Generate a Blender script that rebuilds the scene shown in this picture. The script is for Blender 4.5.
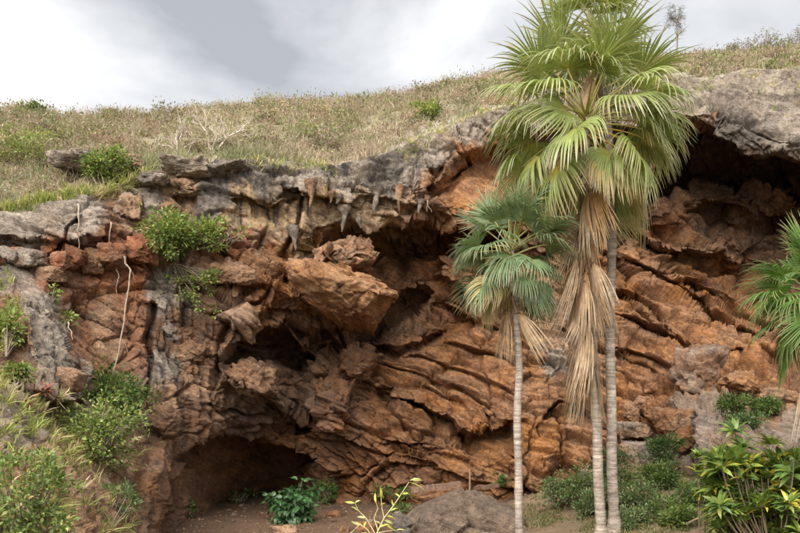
import bpy, math, random
import numpy as np
from mathutils import Vector, Matrix, Euler

for o in list(bpy.data.objects):
    bpy.data.objects.remove(o, do_unlink=True)
scene = bpy.context.scene
COL = scene.collection
rnd = random.Random(7)
RNG = np.random.default_rng(11)

# ------------------------------------------------------------------ camera
EYE = 3.5                       # eye height over the cave floor
F = 800.0                       # focal length in photo pixels
HZ = 400.0                      # photo row of the eye level
cam_d = bpy.data.cameras.new('camera'); cam = bpy.data.objects.new('camera', cam_d); COL.objects.link(cam)
cam.location = (0, 0, EYE); cam.rotation_euler = (math.radians(90), 0, 0)
cam_d.sensor_width = 36; cam_d.lens = 36; cam_d.shift_y = (HZ - 266.5) / 800
cam_d.clip_end = 3000; cam_d.clip_start = 0.05
scene.camera = cam

# ------------------------------------------------------------------ sky, sun, exposure
SUN_EL, SUN_AZ = math.radians(46), math.radians(204)   # azimuth clockwise from +Y
world = bpy.data.worlds.new('World'); scene.world = world; world.use_nodes = True
nt = world.node_tree; N = nt.nodes; L = nt.links
for n in list(N): N.remove(n)
out = N.new('ShaderNodeOutputWorld'); bg = N.new('ShaderNodeBackground'); bg.inputs['Strength'].default_value = 0.1
sky = N.new('ShaderNodeTexSky'); sky.sky_type = 'NISHITA'; sky.sun_disc = False
sky.sun_elevation = SUN_EL; sky.sun_rotation = SUN_AZ
tc = N.new('ShaderNodeTexCoord')
mp = N.new('ShaderNodeMapping'); mp.inputs['Scale'].default_value = (1.0, 1.0, 2.1); mp.inputs['Location'].default_value = (3.1, 1.2, 0.7)
nz = N.new('ShaderNodeTexNoise'); nz.inputs['Scale'].default_value = 1.7; nz.inputs['Detail'].default_value = 7; nz.inputs['Roughness'].default_value = 0.5; nz.inputs['Distortion'].default_value = 0.5
cr = N.new('ShaderNodeValToRGB')
cr.color_ramp.elements[0].position = 0.36; cr.color_ramp.elements[0].color = (1.75, 1.8, 1.87, 1)
cr.color_ramp.elements[1].position = 0.60; cr.color_ramp.elements[1].color = (4.7, 4.62, 4.55, 1)
e = cr.color_ramp.elements.new(0.48); e.color = (2.95, 2.97, 3.0, 1)
mix = N.new('ShaderNodeMix'); mix.data_type = 'RGBA'; mix.inputs[0].default_value = 0.93
L.new(tc.outputs['Generated'], mp.inputs['Vector']); L.new(mp.outputs['Vector'], nz.inputs['Vector'])
L.new(nz.outputs['Fac'], cr.inputs['Fac']); L.new(sky.outputs['Color'], mix.inputs[6]); L.new(cr.outputs['Color'], mix.inputs[7])
L.new(mix.outputs[2], bg.inputs['Color']); L.new(bg.outputs['Background'], out.inputs['Surface'])

sd = bpy.data.lights.new('sun', 'SUN'); sd.energy = 2.7; sd.angle = math.radians(65); sd.color = (1, 0.94, 0.85)
sun = bpy.data.objects.new('sun', sd); COL.objects.link(sun)
sv = Vector((math.sin(SUN_AZ) * math.cos(SUN_EL), math.cos(SUN_AZ) * math.cos(SUN_EL), math.sin(SUN_EL)))
sun.rotation_euler = sv.to_track_quat('Z', 'Y').to_euler(); sun.location = (0, -10, 40)
vs = scene.view_settings
vs.view_transform = 'Standard'; vs.look = 'None'; vs.gamma = 1; vs.use_curve_mapping = False
vs.exposure = 1.55

# ------------------------------------------------------------------ helpers
def W(px, py, Y):
    """world point at depth Y that the photo shows at pixel (px, py)"""
    return Vector(((px - 400) / F * Y, Y, EYE + (HZ - py) / F * Y))

def _hash(ix, iy, iz, s):
    """integer lattice -> [0,1), arrays of uint32"""
    h = ix * np.uint32(374761393) + iy * np.uint32(668265263) + iz * np.uint32(2147483647) + np.uint32((s * 974634777) & 0xffffffff)
    h = (h ^ (h >> np.uint32(13))) * np.uint32(1274126177)
    h = (h ^ (h >> np.uint32(16))) * np.uint32(2246822519)
    h = h ^ (h >> np.uint32(15))
    return (h & np.uint32(0xffffff)).astype(np.float32) * np.float32(1 / 0xffffff)

def _cell(P):
    i = np.floor(P); return (P - i).astype(np.float32), (i.astype(np.int64) & 0xffffffff).astype(np.uint32)

def vnoise(P, s=0):
    """value noise in [-1,1]"""
    f, i = _cell(np.asarray(P)); one = np.uint32(1)
    u = f * f * f * (f * (f * 6 - 15) + 10)
    xs_ = (i[:, 0], i[:, 0] + one); ys_ = (i[:, 1], i[:, 1] + one); zs_ = (i[:, 2], i[:, 2] + one)
    ux, uy, uz = u[:, 0], u[:, 1], u[:, 2]
    def lz(a, b):
        h0 = _hash(xs_[a], ys_[b], zs_[0], s); return h0 + uz * (_hash(xs_[a], ys_[b], zs_[1], s) - h0)
    a0 = lz(0, 0); a0 = a0 + uy * (lz(0, 1) - a0); a1 = lz(1, 0); a1 = a1 + uy * (lz(1, 1) - a1)
    return (a0 + ux * (a1 - a0)) * 2 - 1

ROT = np.array([[0.36, 0.48, -0.8], [-0.8, 0.6, 0.0], [0.48, 0.64, 0.6]])
def fbm(P, oct=4, s=0, gain=0.5, lac=2.03):
    a, t, r = 1.0, 0.0, 0
    P = np.asarray(P, float)
    for k in range(oct):
        r = r + a * vnoise(P, s + k * 17); t += a; a *= gain; P = (P @ ROT.T) * lac + 3.7
    return r / t

def ridged(P, oct=4, s=0, gain=0.5):
    a, t, r = 1.0, 0.0, 0
    P = np.asarray(P, float)
    for k in range(oct):
        r = r + a * (1 - np.abs(vnoise(P, s + k * 17)) * 2); t += a; a *= gain; P = (P @ ROT.T) * 2.03 + 1.7
    return r / t

def voronoi(P, s=0):
    """F1, F2, cell hash, vector to the cell point"""
    f, i0 = _cell(np.asarray(P)); n = len(f)
    f1 = np.full(n, 81, np.float32); f2 = np.full(n, 81, np.float32); cid = np.zeros(n, np.float32); vec = np.zeros((n, 3), np.float32)
    for dx in (-1, 0, 1):
        cx = i0[:, 0] + np.uint32(dx & 0xffffffff)
        for dy in (-1, 0, 1):
            cy = i0[:, 1] + np.uint32(dy & 0xffffffff)
            for dz in (-1, 0, 1):
                cz = i0[:, 2] + np.uint32(dz & 0xffffffff)
                h = _hash(cx, cy, cz, s + 1)
                vx = f[:, 0] - dx - h; vy = f[:, 1] - dy - (h * 917.13) % 1; vz = f[:, 2] - dz - (h * 5471.7) % 1
                d = vx * vx + vy * vy + vz * vz; m = d < f1
                f2 = np.where(m, f1, np.minimum(f2, d)); f1 = np.where(m, d, f1); cid = np.where(m, h, cid)
                vec[m, 0] = vx[m]; vec[m, 1] = vy[m]; vec[m, 2] = vz[m]
    return np.sqrt(f1), np.sqrt(f2), cid, vec

def sstep(a, b, x):
    t = np.clip((x - a) / (b - a), 0, 1); return t * t * (3 - 2 * t)

def poly_sd(P, poly):
    """signed distance (positive inside) and nearest boundary point"""
    poly = np.array(poly, float); n = len(P)
    best = np.full(n, 1e18); near = np.zeros((n, 2)); ins = np.zeros(n, bool)
    for k in range(len(poly)):
        a = poly[k]; b = poly[(k + 1) % len(poly)]
        ab = b - a; t = np.clip(((P - a) @ ab) / (ab @ ab + 1e-9), 0, 1)
        q = a + t[:, None] * ab; d = ((P - q) ** 2).sum(1); m = d < best
        best = np.where(m, d, best); near[m] = q[m]
        cond = (a[1] > P[:, 1]) != (b[1] > P[:, 1])
        if abs(b[1] - a[1]) > 1e-9:
            ins ^= cond & (P[:, 0] < (b[0] - a[0]) * (P[:, 1] - a[1]) / (b[1] - a[1]) + a[0])
    d = np.sqrt(best)
    return np.where(ins, d, -d), near

def line_d(P, pts):
    pts = np.array(pts, float); best = np.full(len(P), 1e18); side = np.zeros(len(P)); par = np.zeros(len(P))
    for k in range(len(pts) - 1):
        a, b = pts[k], pts[k + 1]; ab = b - a
        t = np.clip(((P - a) @ ab) / (ab @ ab + 1e-9), 0, 1)
        q = a + t[:, None] * ab; dv = P - q; d = (dv ** 2).sum(1); m = d < best
        best = np.where(m, d, best); side = np.where(m, np.sign(ab[0] * dv[:, 1] - ab[1] * dv[:, 0]), side); par = np.where(m, (k + t) / (len(pts) - 1), par)
    return np.sqrt(best), side, par

def mesh_np(name, V, Fc, mat, colr=None, parent=None, smooth=True, link=True):
    """one mesh object out of numpy vertices and equal-sized faces"""
    V = np.asarray(V, np.float32); Fc = np.asarray(Fc, np.int32)
    me = bpy.data.meshes.new(name)
    me.vertices.add(len(V)); me.vertices.foreach_set('co', V.ravel())
    k = Fc.shape[1]; me.loops.add(Fc.size); me.loops.foreach_set('vertex_index', Fc.ravel())
    me.polygons.add(len(Fc)); me.polygons.foreach_set('loop_start', np.arange(0, Fc.size, k, dtype=np.int32))
    me.polygons.foreach_set('use_smooth', np.full(len(Fc), bool(smooth)))
    if colr is not None:
        at = me.color_attributes.new('Col', 'FLOAT_COLOR', 'POINT')
        c = np.ones((len(V), 4), np.float32); c[:, :np.shape(colr)[1]] = colr
        at.data.foreach_set('color', c.ravel())
    me.update(calc_edges=True); me.validate()
    me.materials.append(mat)
    if not link: return me
    o = bpy.data.objects.new(name, me); COL.objects.link(o)
    if parent: o.parent = parent
    return o

def tag(o, label=None, cat=None, group=None, kind=None):
    if label: o['label'] = label
    if cat: o['category'] = cat
    if group: o['group'] = group
    if kind: o['kind'] = kind
    return o

def empty(name, loc, rz=0):
    o = bpy.data.objects.new(name, None); COL.objects.link(o); o.location = loc; o.rotation_euler = (0, 0, rz); o.empty_display_size = 0.2
    return o

def grid_faces(nr, nc):
    a = np.arange(nr * nc).reshape(nr, nc)
    return np.stack([a[:-1, :-1], a[1:, :-1], a[1:, 1:], a[:-1, 1:]], -1).reshape(-1, 4)

def tubes(lines, k=5):
    """lines: list of (points Nx3, radii N) -> vertices, quads"""
    Vs, Fs, off = [], [], 0
    ang = np.linspace(0, 2 * np.pi, k, endpoint=False)
    for pts, rad in lines:
        pts = np.asarray(pts, float); rad = np.asarray(rad, float); n = len(pts)
        T = np.gradient(pts, axis=0); T /= np.linalg.norm(T, axis=1)[:, None] + 1e-9
        up = np.array([0, 0, 1.0]) if abs(T[0, 2]) < 0.8 else np.array([0, 1.0, 0])
        A = np.cross(T, up); A /= np.linalg.norm(A, axis=1)[:, None] + 1e-9; B = np.cross(A, T)
        ring = pts[:, None] + rad[:, None, None] * (np.cos(ang)[None, :, None] * A[:, None] + np.sin(ang)[None, :, None] * B[:, None])
        Vs.append(ring.reshape(-1, 3))
        i = np.arange(n - 1)[:, None] * k; j = np.arange(k)[None]
        q = np.stack([i + j, i + (j + 1) % k, i + k + (j + 1) % k, i + k + j], -1).reshape(-1, 4) + off
        Fs.append(q); off += n * k
    return np.concatenate(Vs), np.concatenate(Fs)

def unit(a):
    return a / (np.linalg.norm(a, axis=-1, keepdims=True) + 1e-9)

def leaf_cloud(base, d, nrm, ln, wd, col, curl=0.25, tipcol=None):
    """folded, curved leaves; all arrays per leaf. returns V, tris, colours"""
    n = len(base); d = unit(d); s = unit(np.cross(d, nrm)); nn = np.cross(s, d)
    ln = ln[:, None]; wd = wd[:, None]
    p0 = base; p1 = base + d * ln * 0.35 - nn * 0.02 * ln; p2 = base + d * ln * 0.7 - nn * curl * 0.35 * ln; p3 = base + d * ln - nn * curl * ln
    l1 = p1 + s * wd * 0.5 + nn * wd * 0.14; r1 = p1 - s * wd * 0.5 + nn * wd * 0.14
    l2 = p2 + s * wd * 0.4 + nn * wd * 0.1; r2 = p2 - s * wd * 0.4 + nn * wd * 0.1
    V = np.stack([p0, l1, p1, r1, l2, p2, r2, p3], 1).reshape(-1, 3)
    t = np.array([[0, 1, 2], [0, 2, 3], [1, 4, 5], [1, 5, 2], [2, 5, 6], [2, 6, 3], [4, 7, 5], [5, 7, 6]])
    T = (np.arange(n)[:, None, None] * 8 + t[None]).reshape(-1, 3)
    C = np.repeat(col[:, None, :], 8, 1)
    if tipcol is not None: C[:, 7] = tipcol
    return V, T, C.reshape(-1, 3)

def blade_cloud(base, d, h, w, bend, col, tip):
    """grass blades, 5 vertices each"""
    n = len(base); d = unit(d); side = unit(np.cross(d, RNG.normal(size=(n, 3)))); bd = unit(RNG.normal(size=(n, 3)) * (1, 1, 0.1)) * bend[:, None]
    h = h[:, None]; w = w[:, None]
    m = base + d * h * 0.55 + bd * h * 0.2; t = base + d * h * 0.95 + bd * h * 0.75 - np.array([0, 0, 1]) * (bend[:, None] ** 2) * h * 0.25
    V = np.stack([base - side * w / 2, base + side * w / 2, m + side * w * 0.42, m - side * w * 0.42, t], 1).reshape(-1, 3)
    tt = np.array([[0, 1, 2], [0, 2, 3], [3, 2, 4]]); T = (np.arange(n)[:, None, None] * 5 + tt).reshape(-1, 3)
    C = np.stack([col * 0.9, col * 0.9, col, col, tip], 1).reshape(-1, 3)
    return V, T, C

def join(parts):
    Vs, Ts, Cs, off = [], [], [], 0
    for V, T, C in parts:
        Vs.append(V); Ts.append(T + off); Cs.append(C); off += len(V)
    return np.concatenate(Vs), np.concatenate(Ts), np.concatenate(Cs)

# ------------------------------------------------------------------ materials
def new_mat(name):
    m = bpy.data.materials.new(name); m.use_nodes = True
    n = m.node_tree.nodes; b = n['Principled BSDF']; return m, n, m.node_tree.links, b

def colmix(n, l, fac, a, b, mode='MIX'):
    x = n.new('ShaderNodeMix'); x.data_type = 'RGBA'; x.blend_type = mode; x.clamp_result = False
    for sock, v in ((x.inputs[0], fac), (x.inputs[6], a), (x.inputs[7], b)):
        if hasattr(v, 'is_output'): l.new(v, sock)
        elif isinstance(v, tuple): sock.default_value = v if len(v) == 4 else (*v, 1)
        else: sock.default_value = v
    return x.outputs[2]

def noise_node(n, l, co, scale, detail=5, rough=0.6, dist=0.0):
    x = n.new('ShaderNodeTexNoise'); x.inputs['Scale'].default_value = scale; x.inputs['Detail'].default_value = detail
    x.inputs['Roughness'].default_value = rough; x.inputs['Distortion'].default_value = dist
    l.new(co, x.inputs['Vector']); return x

def ramp(n, l, f, p0, p1, c0=(0, 0, 0, 1), c1=(1, 1, 1, 1)):
    r = n.new('ShaderNodeValToRGB'); r.color_ramp.elements[0].position = p0; r.color_ramp.elements[0].color = c0
    r.color_ramp.elements[1].position = p1; r.color_ramp.elements[1].color = c1
    l.new(f, r.inputs['Fac']); return r.outputs['Color']

def rock_mat(name, streak=True, bump=1.0):
    m, n, l, b = new_mat(name)
    geo = n.new('ShaderNodeNewGeometry'); at = n.new('ShaderNodeAttribute'); at.attribute_name = 'Col'
    P = geo.outputs['Position']
    n1 = noise_node(n, l, P, 1.7, 4, 0.65, 0.6); n2 = noise_node(n, l, P, 9, 4, 0.7); n3 = noise_node(n, l, P, 38, 3, 0.7)
    c = colmix(n, l, 1.0, at.outputs['Color'], ramp(n, l, n1.outputs['Fac'], 0.3, 0.7, (0.68, 0.66, 0.66, 1), (1.3, 1.28, 1.24, 1)), 'MULTIPLY')
    c = colmix(n, l, 0.8, c, ramp(n, l, n2.outputs['Fac'], 0.3, 0.72, (0.6, 0.6, 0.62, 1), (1.38, 1.36, 1.34, 1)), 'MULTIPLY')
    c = colmix(n, l, 0.55, c, ramp(n, l, n3.outputs['Fac'], 0.3, 0.7, (0.55, 0.55, 0.55, 1), (1.4, 1.4, 1.4, 1)), 'MULTIPLY')
    # pale mineral flecks and dark manganese blotches
    n4 = noise_node(n, l, P, 5.5, 4, 0.75, 0.4)
    c = colmix(n, l, ramp(n, l, n4.outputs['Fac'], 0.61, 0.72, (0, 0, 0, 1), (0.45, 0.45, 0.45, 1)), c, (0.5, 0.41, 0.31))
    n5 = noise_node(n, l, P, 2.6, 4, 0.75, 0.8)
    c = colmix(n, l, ramp(n, l, n5.outputs['Fac'], 0.58, 0.72, (0, 0, 0, 1), (0.42, 0.42, 0.42, 1)), c, (0.085, 0.065, 0.05))
    if streak:
        mpn = n.new('ShaderNodeMapping'); mpn.inputs['Scale'].default_value = (2.6, 2.6, 0.22); l.new(P, mpn.inputs['Vector'])
        n6 = noise_node(n, l, mpn.outputs['Vector'], 1.0, 3, 0.65, 0.3)
        fac = ramp(n, l, n6.outputs['Fac'], 0.5, 0.66)
        mu = n.new('ShaderNodeMath'); mu.operation = 'MULTIPLY'; l.new(fac, mu.inputs[0]); l.new(at.outputs['Alpha'], mu.inputs[1])
        c = colmix(n, l, mu.outputs[0], c, (0.085, 0.08, 0.078))
    frs = []
    for fs_, wd_, ms_ in ((1.05, 0.016, 0.5), (2.7, 0.016, 0.42)):
        vf = n.new('ShaderNodeTexVoronoi'); vf.feature = 'DISTANCE_TO_EDGE'; vf.inputs['Scale'].default_value = fs_
        wf = n.new('ShaderNodeVectorMath'); wf.operation = 'MULTIPLY_ADD'; wf.inputs[1].default_value = (0.55 / fs_, 0.55 / fs_, 0.4 / fs_); l.new(n5.outputs['Color'], wf.inputs[0]); l.new(P, wf.inputs[2])
        st_ = n.new('ShaderNodeVectorMath'); st_.operation = 'MULTIPLY'; st_.inputs[1].default_value = (0.8, 1, 1.7); l.new(wf.outputs[0], st_.inputs[0]); l.new(st_.outputs[0], vf.inputs['Vector'])
        mr = n.new('ShaderNodeMapRange'); mr.inputs['From Max'].default_value = wd_; l.new(vf.outputs['Distance'], mr.inputs['Value'])
        mk_ = ramp(n, l, n1.outputs['Fac'], ms_ - 0.08, ms_ + 0.04)
        mx_ = n.new('ShaderNodeMath'); mx_.operation = 'MAXIMUM'; l.new(mr.outputs[0], mx_.inputs[0]); l.new(mk_, mx_.inputs[1]); frs.append(mx_.outputs[0])
    fr_ = n.new('ShaderNodeMath'); fr_.operation = 'MULTIPLY'; l.new(frs[0], fr_.inputs[0]); l.new(frs[1], fr_.inputs[1])
    c = colmix(n, l, fr_.outputs[0], (0.12, 0.08, 0.055), c)
    cb = n.new('ShaderNodeCombineXYZ')
    for i_, (vx, vy, vz) in enumerate(((1.1, 0, -0.55), (0, 1.1, 0), (4.2, 1.4, 8.5))):
        dt = n.new('ShaderNodeVectorMath'); dt.operation = 'DOT_PRODUCT'; dt.inputs[1].default_value = (vx, vy, vz); l.new(P, dt.inputs[0]); l.new(dt.outputs['Value'], cb.inputs[i_])
    lam = noise_node(n, l, cb.outputs[0], 1.0, 3, 0.65, 0.3)
    c = colmix(n, l, 0.7, c, ramp(n, l, lam.outputs['Fac'], 0.34, 0.66, (0.68, 0.65, 0.63, 1), (1.34, 1.34, 1.34, 1)), 'MULTIPLY')
    l.new(c, b.inputs['Base Color']); b.inputs['Roughness'].default_value = 0.92; b.inputs['Specular IOR Level'].default_value = 0.25
    add = n.new('ShaderNodeMath'); add.operation = 'MULTIPLY_ADD'; l.new(n2.outputs['Fac'], add.inputs[0]); add.inputs[1].default_value = 2.2; lm = n.new('ShaderNodeMath'); lm.operation = 'MULTIPLY_ADD'; l.new(lam.outputs['Fac'], lm.inputs[0]); lm.inputs[1].default_value = 1.6; l.new(n3.outputs['Fac'], lm.inputs[2]); l.new(lm.outputs[0], add.inputs[2])
    ad2 = n.new('ShaderNodeMath'); ad2.operation = 'MULTIPLY_ADD'; l.new(n3.outputs['Fac'], ad2.inputs[0]); ad2.inputs[1].default_value = 0.5; l.new(add.outputs[0], ad2.inputs[2])
    bp = n.new('ShaderNodeBump'); bp.inputs['Strength'].default_value = 0.95 * bump; bp.inputs['Distance'].default_value = 0.1
    l.new(ad2.outputs[0], bp.inputs['Height']); l.new(bp.outputs['Normal'], b.inputs['Normal'])
    return m

def attr_mat(name, rough=0.6, trans=0.0, spec=0.3, var=0.25, nscale=14):
    m, n, l, b = new_mat(name)
    at = n.new('ShaderNodeAttribute'); at.attribute_name = 'Col'
    geo = n.new('ShaderNodeNewGeometry'); nn = noise_node(n, l, geo.outputs['Position'], nscale, 3, 0.6)
    c = colmix(n, l, 1.0, at.outputs['Color'], ramp(n, l, nn.outputs['Fac'], 0.3, 0.7, (1 - var,) * 3 + (1,), (1 + var,) * 3 + (1,)), 'MULTIPLY')
    l.new(c, b.inputs['Base Color']); b.inputs['Roughness'].default_value = rough; b.inputs['Specular IOR Level'].default_value = spec
    if trans > 0:
        o = n['Material Output']; tr = n.new('ShaderNodeBsdfTranslucent'); ms = n.new('ShaderNodeMixShader'); ms.inputs[0].default_value = trans
        c2 = colmix(n, l, 1.0, c, (1.15, 1.2, 0.75, 1), 'MULTIPLY'); l.new(c2, tr.inputs['Color'])
        l.new(b.outputs[0], ms.inputs[1]); l.new(tr.outputs[0], ms.inputs[2]); l.new(ms.outputs[0], o.inputs['Surface'])
    return m

M_CLIFF = rock_mat('cliff_rock', True); M_ROCK = rock_mat('boulder_rock', False)
M_LEAF = attr_mat('leaf', 0.5, 0.3, 0.35); M_GLOSS = attr_mat('glossy_leaf', 0.32, 0.2, 0.5)
M_PALM = attr_mat('palm_leaf', 0.42, 0.28, 0.4, 0.15, 6); M_DEAD = attr_mat('dead_frond', 0.8, 0.15, 0.2, 0.25, 9)
M_GRASS = attr_mat('grass', 0.75, 0.3, 0.2); M_TWIG = attr_mat('twig_bark', 0.9, 0, 0.2); M_WOOD = attr_mat('weathered_wood', 0.85, 0, 0.2, 0.4, 22)

def trunk_mat():
    m, n, l, b = new_mat('palm_trunk')
    geo = n.new('ShaderNodeNewGeometry'); P = geo.outputs['Position']
    mpn = n.new('ShaderNodeMapping'); mpn.inputs['Scale'].default_value = (1.2, 1.2, 10); l.new(P, mpn.inputs['Vector'])
    a = noise_node(n, l, mpn.outputs['Vector'], 1.6, 4, 0.6, 0.5); b2 = noise_node(n, l, P, 24, 4, 0.7); b3 = noise_node(n, l, P, 1.6, 5, 0.7, 0.8)
    c = ramp(n, l, a.outputs['Fac'], 0.3, 0.68, (0.17, 0.135, 0.11, 1), (0.52, 0.455, 0.395, 1))
    c = colmix(n, l, 0.6, c, ramp(n, l, b2.outputs['Fac'], 0.3, 0.7, (0.55, 0.55, 0.55, 1), (1.35, 1.33, 1.3, 1)), 'MULTIPLY')
    c = colmix(n, l, 0.7, c, ramp(n, l, b3.outputs['Fac'], 0.35, 0.65, (0.45, 0.41, 0.37, 1), (1.2, 1.19, 1.17, 1)), 'MULTIPLY')
    l.new(c, b.inputs['Base Color']); b.inputs['Roughness'].default_value = 0.9
    bp = n.new('ShaderNodeBump'); bp.inputs['Strength'].default_value = 0.7; bp.inputs['Distance'].default_value = 0.03
    l.new(a.outputs['Fac'], bp.inputs['Height']); l.new(bp.outputs['Normal'], b.inputs['Normal'])
    return m
M_TRUNK = trunk_mat()

def soil_mat(name, grassy):
    m, n, l, b = new_mat(name)
    geo = n.new('ShaderNodeNewGeometry'); P = geo.outputs['Position']; at = n.new('ShaderNodeAttribute'); at.attribute_name = 'Col'
    a = noise_node(n, l, P, 0.9, 6, 0.65, 0.4); b2 = noise_node(n, l, P, 12, 5, 0.7); b3 = noise_node(n, l, P, 60, 2, 0.6)
    c = colmix(n, l, 1.0, at.outputs['Color'], ramp(n, l, a.outputs['Fac'], 0.3, 0.7, (0.75, 0.73, 0.72, 1), (1.22, 1.2, 1.18, 1)), 'MULTIPLY')
    c = colmix(n, l, 0.8, c, ramp(n, l, b2.outputs['Fac'], 0.3, 0.72, (0.65, 0.64, 0.63, 1), (1.3, 1.3, 1.3, 1)), 'MULTIPLY')
    l.new(c, b.inputs['Base Color']); b.inputs['Roughness'].default_value = 0.95; b.inputs['Specular IOR Level'].default_value = 0.15
    ad = n.new('ShaderNodeMath'); ad.operation = 'MULTIPLY_ADD'; l.new(b2.outputs['Fac'], ad.inputs[0]); ad.inputs[1].default_value = 2; l.new(b3.outputs['Fac'], ad.inputs[2])
    bp = n.new('ShaderNodeBump'); bp.inputs['Strength'].default_value = 0.6; bp.inputs['Distance'].default_value = 0.05
    l.new(ad.outputs[0], bp.inputs['Height']); l.new(bp.outputs['Normal'], b.inputs['Normal'])
    return m
M_SOIL = soil_mat('cave_soil', False); M_HILL = soil_mat('hill_soil', True)

# ------------------------------------------------------------------ CLIFF
ORG = (0.5, 0.262, 0.13); DORG = (0.41, 0.21, 0.105); BRN = (0.36, 0.21, 0.125); DBRN = (0.22, 0.135, 0.09)
GRY = (0.46, 0.4, 0.34); DGRY = (0.24, 0.215, 0.19); GPK = (0.43, 0.34, 0.275); OCH = (0.6, 0.44, 0.28); RED = (0.42, 0.18, 0.1); RBR = (0.41, 0.21, 0.125); PNK = (0.52, 0.335, 0.22); PALE = (0.5, 0.42, 0.33)

RIM = np.array([(-80, 222), (0, 216), (30, 203), (75, 196), (110, 188), (150, 170), (200, 162), (260, 158), (300, 163), (340, 163), (380, 153), (420, 138), (460, 122), (500, 108), (540, 96), (600, 85), (660, 76), (700, 78), (740, 73), (800, 70), (890, 66)], float)
def rim_y(px): return np.interp(px, RIM[:, 0], RIM[:, 1])

CP = np.array([
 (-80,215,20),(-80,300,16),(-80,400,12.5),(-80,480,10),(-80,570,8),
 (0,215,21.3),(0,240,20.6),(0,268,20.3),(0,310,18.2),(0,400,14.5),(0,480,11.5),(0,570,9.6),
 (40,205,21.6),(40,270,20.8),(45,330,18.8),(40,400,16.2),(40,480,13),(40,570,11),
 (85,196,22.2),(85,240,21.3),(85,270,21.6),(90,300,21.3),(95,360,20),(85,420,17.2),(85,480,15),(85,570,13),
 (150,170,23.6),(150,205,23.2),(140,250,22.3),(140,300,22.0),(140,360,21.4),(135,420,20.2),(135,480,17.5),(135,570,15.2),
 (165,450,21.2),(165,520,20.4),(165,570,20),
 (200,163,24.3),(200,200,23.8),(200,260,23.3),(200,330,22.9),(200,400,22.5),(185,440,22.0),(185,570,21.5),
 (260,160,25),(260,190,24.2),(260,225,24.4),(260,280,23.9),(250,330,23.6),(260,380,24.8),(260,430,25.6),(260,490,27.8),(260,570,28),
 (340,163,26),(340,190,25),(340,225,25.2),(340,260,26.3),(340,300,25.8),(340,350,27.2),(340,420,27.0),(340,500,27.2),(340,570,27.2),
 (420,138,27.3),(420,180,26.2),(420,215,26),(420,260,28.6),(420,320,28.6),(420,400,27.4),(420,470,26.8),(420,570,26.8),
 (510,104,28.6),(490,150,28),(500,215,27),(520,260,28.8),(510,330,28.2),(520,400,27),(520,470,25.9),(520,570,25.8),
 (600,85,29),(620,130,28),(610,215,28.6),(620,300,28.6),(620,380,27.3),(620,450,25.8),(620,500,25.2),(620,570,25),
 (680,77,28.8),(700,118,26.8),(680,180,28),(700,230,30.5),(700,300,29),(700,380,26.3),(690,430,24.6),(690,500,23.5),(690,570,23),
 (800,70,27.5),(800,110,26.3),(800,155,25.3),(800,230,30.5),(800,300,28.5),(800,380,25.2),(800,430,22),(800,500,20),(800,570,19),
 (890,66,27),(890,150,24.6),(890,300,27.5),(890,430,20.5),(890,570,17.5)], float)

def tps_fit(C):
    n = len(C); xy = C[:, :2] / 100; d = ((xy[:, None] - xy[None]) ** 2).sum(-1)
    K = d * np.log(d + 1e-12) * 0.5 + np.eye(n) * 0.02
    Pm = np.c_[np.ones(n), xy]; A = np.zeros((n + 3, n + 3)); A[:n, :n] = K; A[:n, n:] = Pm; A[n:, :n] = Pm.T
    return np.linalg.solve(A, np.r_[C[:, 2], 0, 0, 0]), xy
TW, TXY = tps_fit(CP)
def base_depth(P):
    q = P / 100; r = np.full(len(P), TW[-3]) + q @ TW[-2:]
    for k in range(len(TXY)):
        d = ((q - TXY[k]) ** 2).sum(1); r += TW[k] * d * np.log(d + 1e-12) * 0.5
    return r

# carve: (polygon, metres, upper-edge width px, lower-edge width px)
CARVE = [
 ([(668,135),(678,122),(692,117),(706,126),(720,138),(745,150),(775,155),(800,165),(830,172),(900,185),(900,232),(830,236),(800,234),(775,218),(740,224),(700,228),(668,222),(640,205),(650,160)], 4.6, 8, 80),
 ([(416,198),(428,180),(448,162),(478,146),(510,132),(560,122),(640,128),(660,150),(650,215),(560,226),(500,222),(445,214)], 1.7, 16, 70),
 ([(326,250),(343,240),(360,233),(382,229),(402,230),(430,229),(446,237),(470,233),(505,232),(530,238),(528,258),(480,268),(440,272),(418,288),(402,300),(388,284),(330,268)], 2.7, 7, 45),
 ([(282,330),(320,328),(350,325),(378,312),(398,298),(412,284),(432,292),(424,318),(395,335),(352,350),(338,380),(302,372),(290,350)], 1.7, 8, 40),
 ([(226,358),(238,342),(262,331),(292,338),(318,362),(314,392),(270,376),(258,386),(232,392)], 2.2, 6, 25),
 ([(262,402),(300,416),(322,408),(318,432),(286,434)], 1.8, 6, 14),
 ([(178,462),(192,444),(228,432),(262,441),(292,446),(324,458),(330,500),(328,570),(178,570),(176,500)], 2.6, 7, 90),
 ([(620,286),(650,300),(684,326),(690,334),(650,316),(622,300)], 0.7, 8, 14),
 ([(666,256),(700,260),(756,262),(800,268),(800,290),(756,300),(720,286),(690,272)], 0.9, 9, 40),
 ([(652,258),(688,275),(722,292),(760,312),(790,320),(770,330),(720,305),(680,286)], 1.1, 8, 26),
 ([(146,302),(156,308),(155,345),(150,380),(142,420),(134,418),(142,370),(147,335)], 0.9, 5, 8),
 ([(204,280),(226,276),(240,286),(262,284),(266,292),(240,300),(212,292)], 0.5, 4, 10),
 ([(455,432),(476,440),(500,430),(515,440),(505,462),(476,458)], 0.7, 4, 16),
 ([(228,198),(262,194),(300,187),(330,192),(352,199),(385,199),(418,206),(420,224),(380,226),(330,232),(280,240),(232,232)], 0.3, 3, 30),
 ([(168,190),(196,193),(200,215),(172,216)], 0.35, 3, 14),
 ([(684,215),(700,205),(740,210),(772,218),(800,236),(780,240),(720,236)], 1.2, 6, 12),
]
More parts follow.
